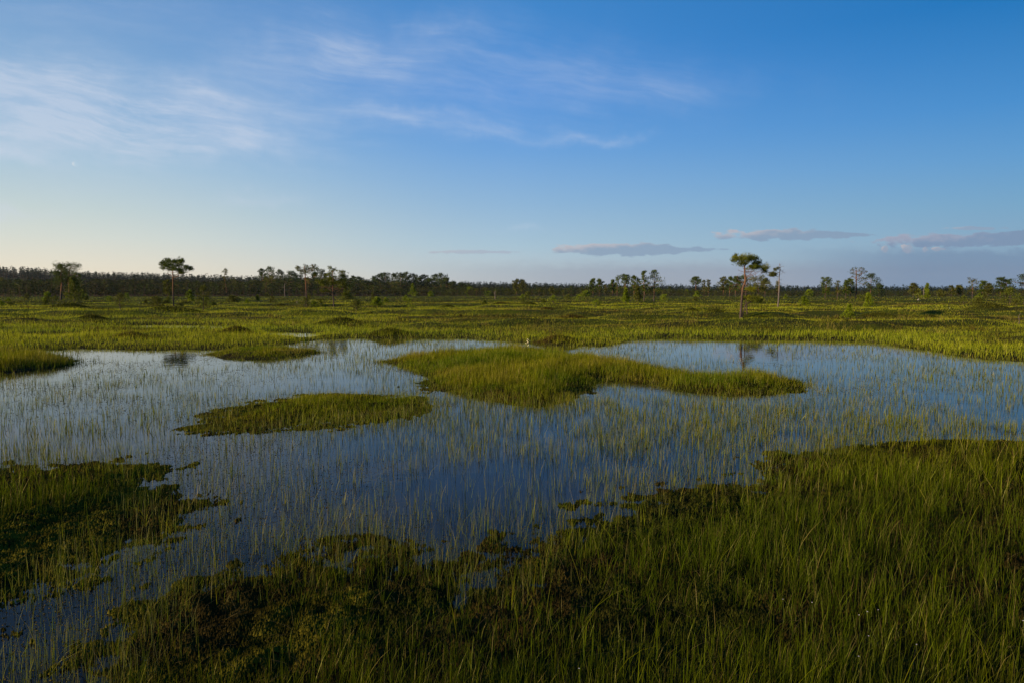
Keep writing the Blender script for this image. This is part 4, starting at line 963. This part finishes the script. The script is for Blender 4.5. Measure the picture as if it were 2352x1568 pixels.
# tiny white flowers in the near bank on the right
mf, tf, pf = base_mat('petal', .6, .3); tf.l.new(tf.mix(tf.noise(tf.node('ShaderNodeTexCoord').outputs['Object'], 60.0, 2), c4(.75, .62, .6), c4(.85, .8, .8)), pf.inputs['Base Color'])
FL = [(1973, 1412), (1992, 1404), (1798, 1376), (1865, 1383), (1995, 1460), (2017, 1400), (1972, 1507), (2350, 1425), (1330, 1535), (2105, 1480)]
for i, (X, Y) in enumerate(FL):
    p = world_pt(X, Y, .28); g = ground_z(p[0], p[1])
    root = bpy.data.objects.new('white_flower', None); col.objects.link(root); root.location = (p[0], p[1], g)
    tag(root, 'tiny pinkish white flower among the dark grass of the near right bank', 'flower', 'tiny white flowers in the near grass')
    hh = .28 - g
    v, t = tube([(0, 0, -.01), (.01, 0, hh * .5), (0, 0, hh)], [.0015, .0012, .001], 4); mesh_obj('stem', v, t, M_GRASS, np.tile([.1, .12, .02], (len(v), 1)), parent=root)
    vs = [(0, 0, hh + .001)]; k = 10
    for j in range(k):
        a = 2 * math.pi * j / k; q = .0045 if j % 2 else .002; vs.append((math.cos(a) * q, math.sin(a) * q, hh + .003))
    mesh_obj('petals', np.array(vs), np.array([(0, 1 + j, 1 + (j + 1) % k) for j in range(k)]), mf, parent=root)

# cottongrass heads dotted over the far plain
mc, tcg, pc = base_mat('cotton', .9, .1); tcg.l.new(tcg.mix(tcg.noise(tcg.node('ShaderNodeTexCoord').outputs['Object'], 40.0, 2), c4(.6, .55, .5), c4(.8, .76, .7)), pc.inputs['Base Color'])
src_cg = None
for i, (X, Y) in enumerate([(377, 694), (212, 700), (1700 - 660, 684), (908, 686), (1133, 690), (1300, 691), (1531, 699), (1285, 688), (2180, 712), (1838, 701), (2050, 713), (2003, 711), (320, 698), (700, 690), (745, 692), (1242, 690), (2290, 700), (1921, 693), (1770, 703), (560, 692)]):
    p = world_pt(X, Y, .45); g = ground_z(p[0], p[1])
    if src_cg is None:
        root = bpy.data.objects.new('cottongrass', None); col.objects.link(root)
        v, t = tube([(0, 0, 0), (.02, 0, .2), (.03, 0, .33)], [.006, .005, .004], 4); mesh_obj('stem', v, t, M_GRASS, np.tile([.12, .12, .03], (len(v), 1)), parent=root)
        a, b, c_ = leaf_cloud(90, .03, 0, .36, .012, .012, .016, .02, .012, (.8, .76, .7), .2); mesh_obj('tuft', a, b, mc, parent=root)
        src_cg = root
    else: root = copy_tree(src_cg, p, (1, 1), random.random() * 6)
    root.location = (p[0], p[1], g); tag(root, 'small white cottongrass head dotting the far bog plain', 'cottongrass', 'cottongrass heads dotted over the far plain')

# pale half moon, low in the left of the sky
mm = bpy.data.materials.new('moon_surface'); mm.use_nodes = True; t = NT(mm.node_tree); t.n.clear()
d = t.node('ShaderNodeBsdfDiffuse'); t.l.new(t.mix(t.noise(t.node('ShaderNodeTexCoord').outputs['Object'], .02, 4), c4(.07, .045, .02), c4(.12, .085, .05)), d.inputs[0])
tr = t.node('ShaderNodeBsdfTransparent'); ad = t.node('ShaderNodeAddShader'); t.l.new(d.outputs[0], ad.inputs[0]); t.l.new(tr.outputs[0], ad.inputs[1])
mb = t.node('ShaderNodeMixShader'); t.l.new(t.node('ShaderNodeNewGeometry').outputs['Backfacing'], mb.inputs[0]); t.l.new(ad.outputs[0], mb.inputs[1]); t.l.new(tr.outputs[0], mb.inputs[2])
o = t.node('ShaderNodeOutputMaterial'); t.l.new(mb.outputs[0], o.inputs[0])
a_ = (172.5 - 1176) / F; b_ = (784 - 377) / F; cp, sp = math.cos(R(PITCH)), math.sin(R(PITCH)); dd = np.array([a_, cp + b_ * sp, -sp + b_ * cp]) * 26000
nu, nv = 24, 14; vs = []; fs = []
for i in range(nv + 1):
    for j in range(nu):
        q = math.pi * i / nv; s_ = 2 * math.pi * j / nu; vs.append((math.sin(q) * math.cos(s_) * 95, math.sin(q) * math.sin(s_) * 95, math.cos(q) * 95))
for i in range(nv):
    for j in range(nu): fs.append((i * nu + j, i * nu + (j + 1) % nu, (i + 1) * nu + (j + 1) % nu, (i + 1) * nu + j))
moon = mesh_obj('moon', np.array(vs), np.array(fs)[:, ::-1], mm, smooth=True); moon.location = dd
tag(moon, 'tiny pale half moon low in the left of the sky', 'moon')

# evening haze over the far forest
bpy.ops.mesh.primitive_cube_add(size=1); hz = bpy.context.object; hz.name = 'haze'; tag(hz, kind='stuff')
hz['label'] = 'thin pale evening haze over the bog and forest'; hz['category'] = 'haze'
hz.scale = (5200, 2600, 75); hz.location = (0, 1200, 75 / 2 - 1.6)
mh = bpy.data.materials.new('haze_air'); mh.use_nodes = True; th_ = NT(mh.node_tree); th_.n.clear()
pv = th_.node('ShaderNodeVolumePrincipled'); pv.inputs['Color'].default_value = c4(.8, .87, .95); pv.inputs['Density'].default_value = 0.00003; pv.inputs['Anisotropy'].default_value = 0.2
ho = th_.node('ShaderNodeOutputMaterial'); th_.l.new(pv.outputs[0], ho.inputs['Volume'])
hz.data.materials.append(mh)
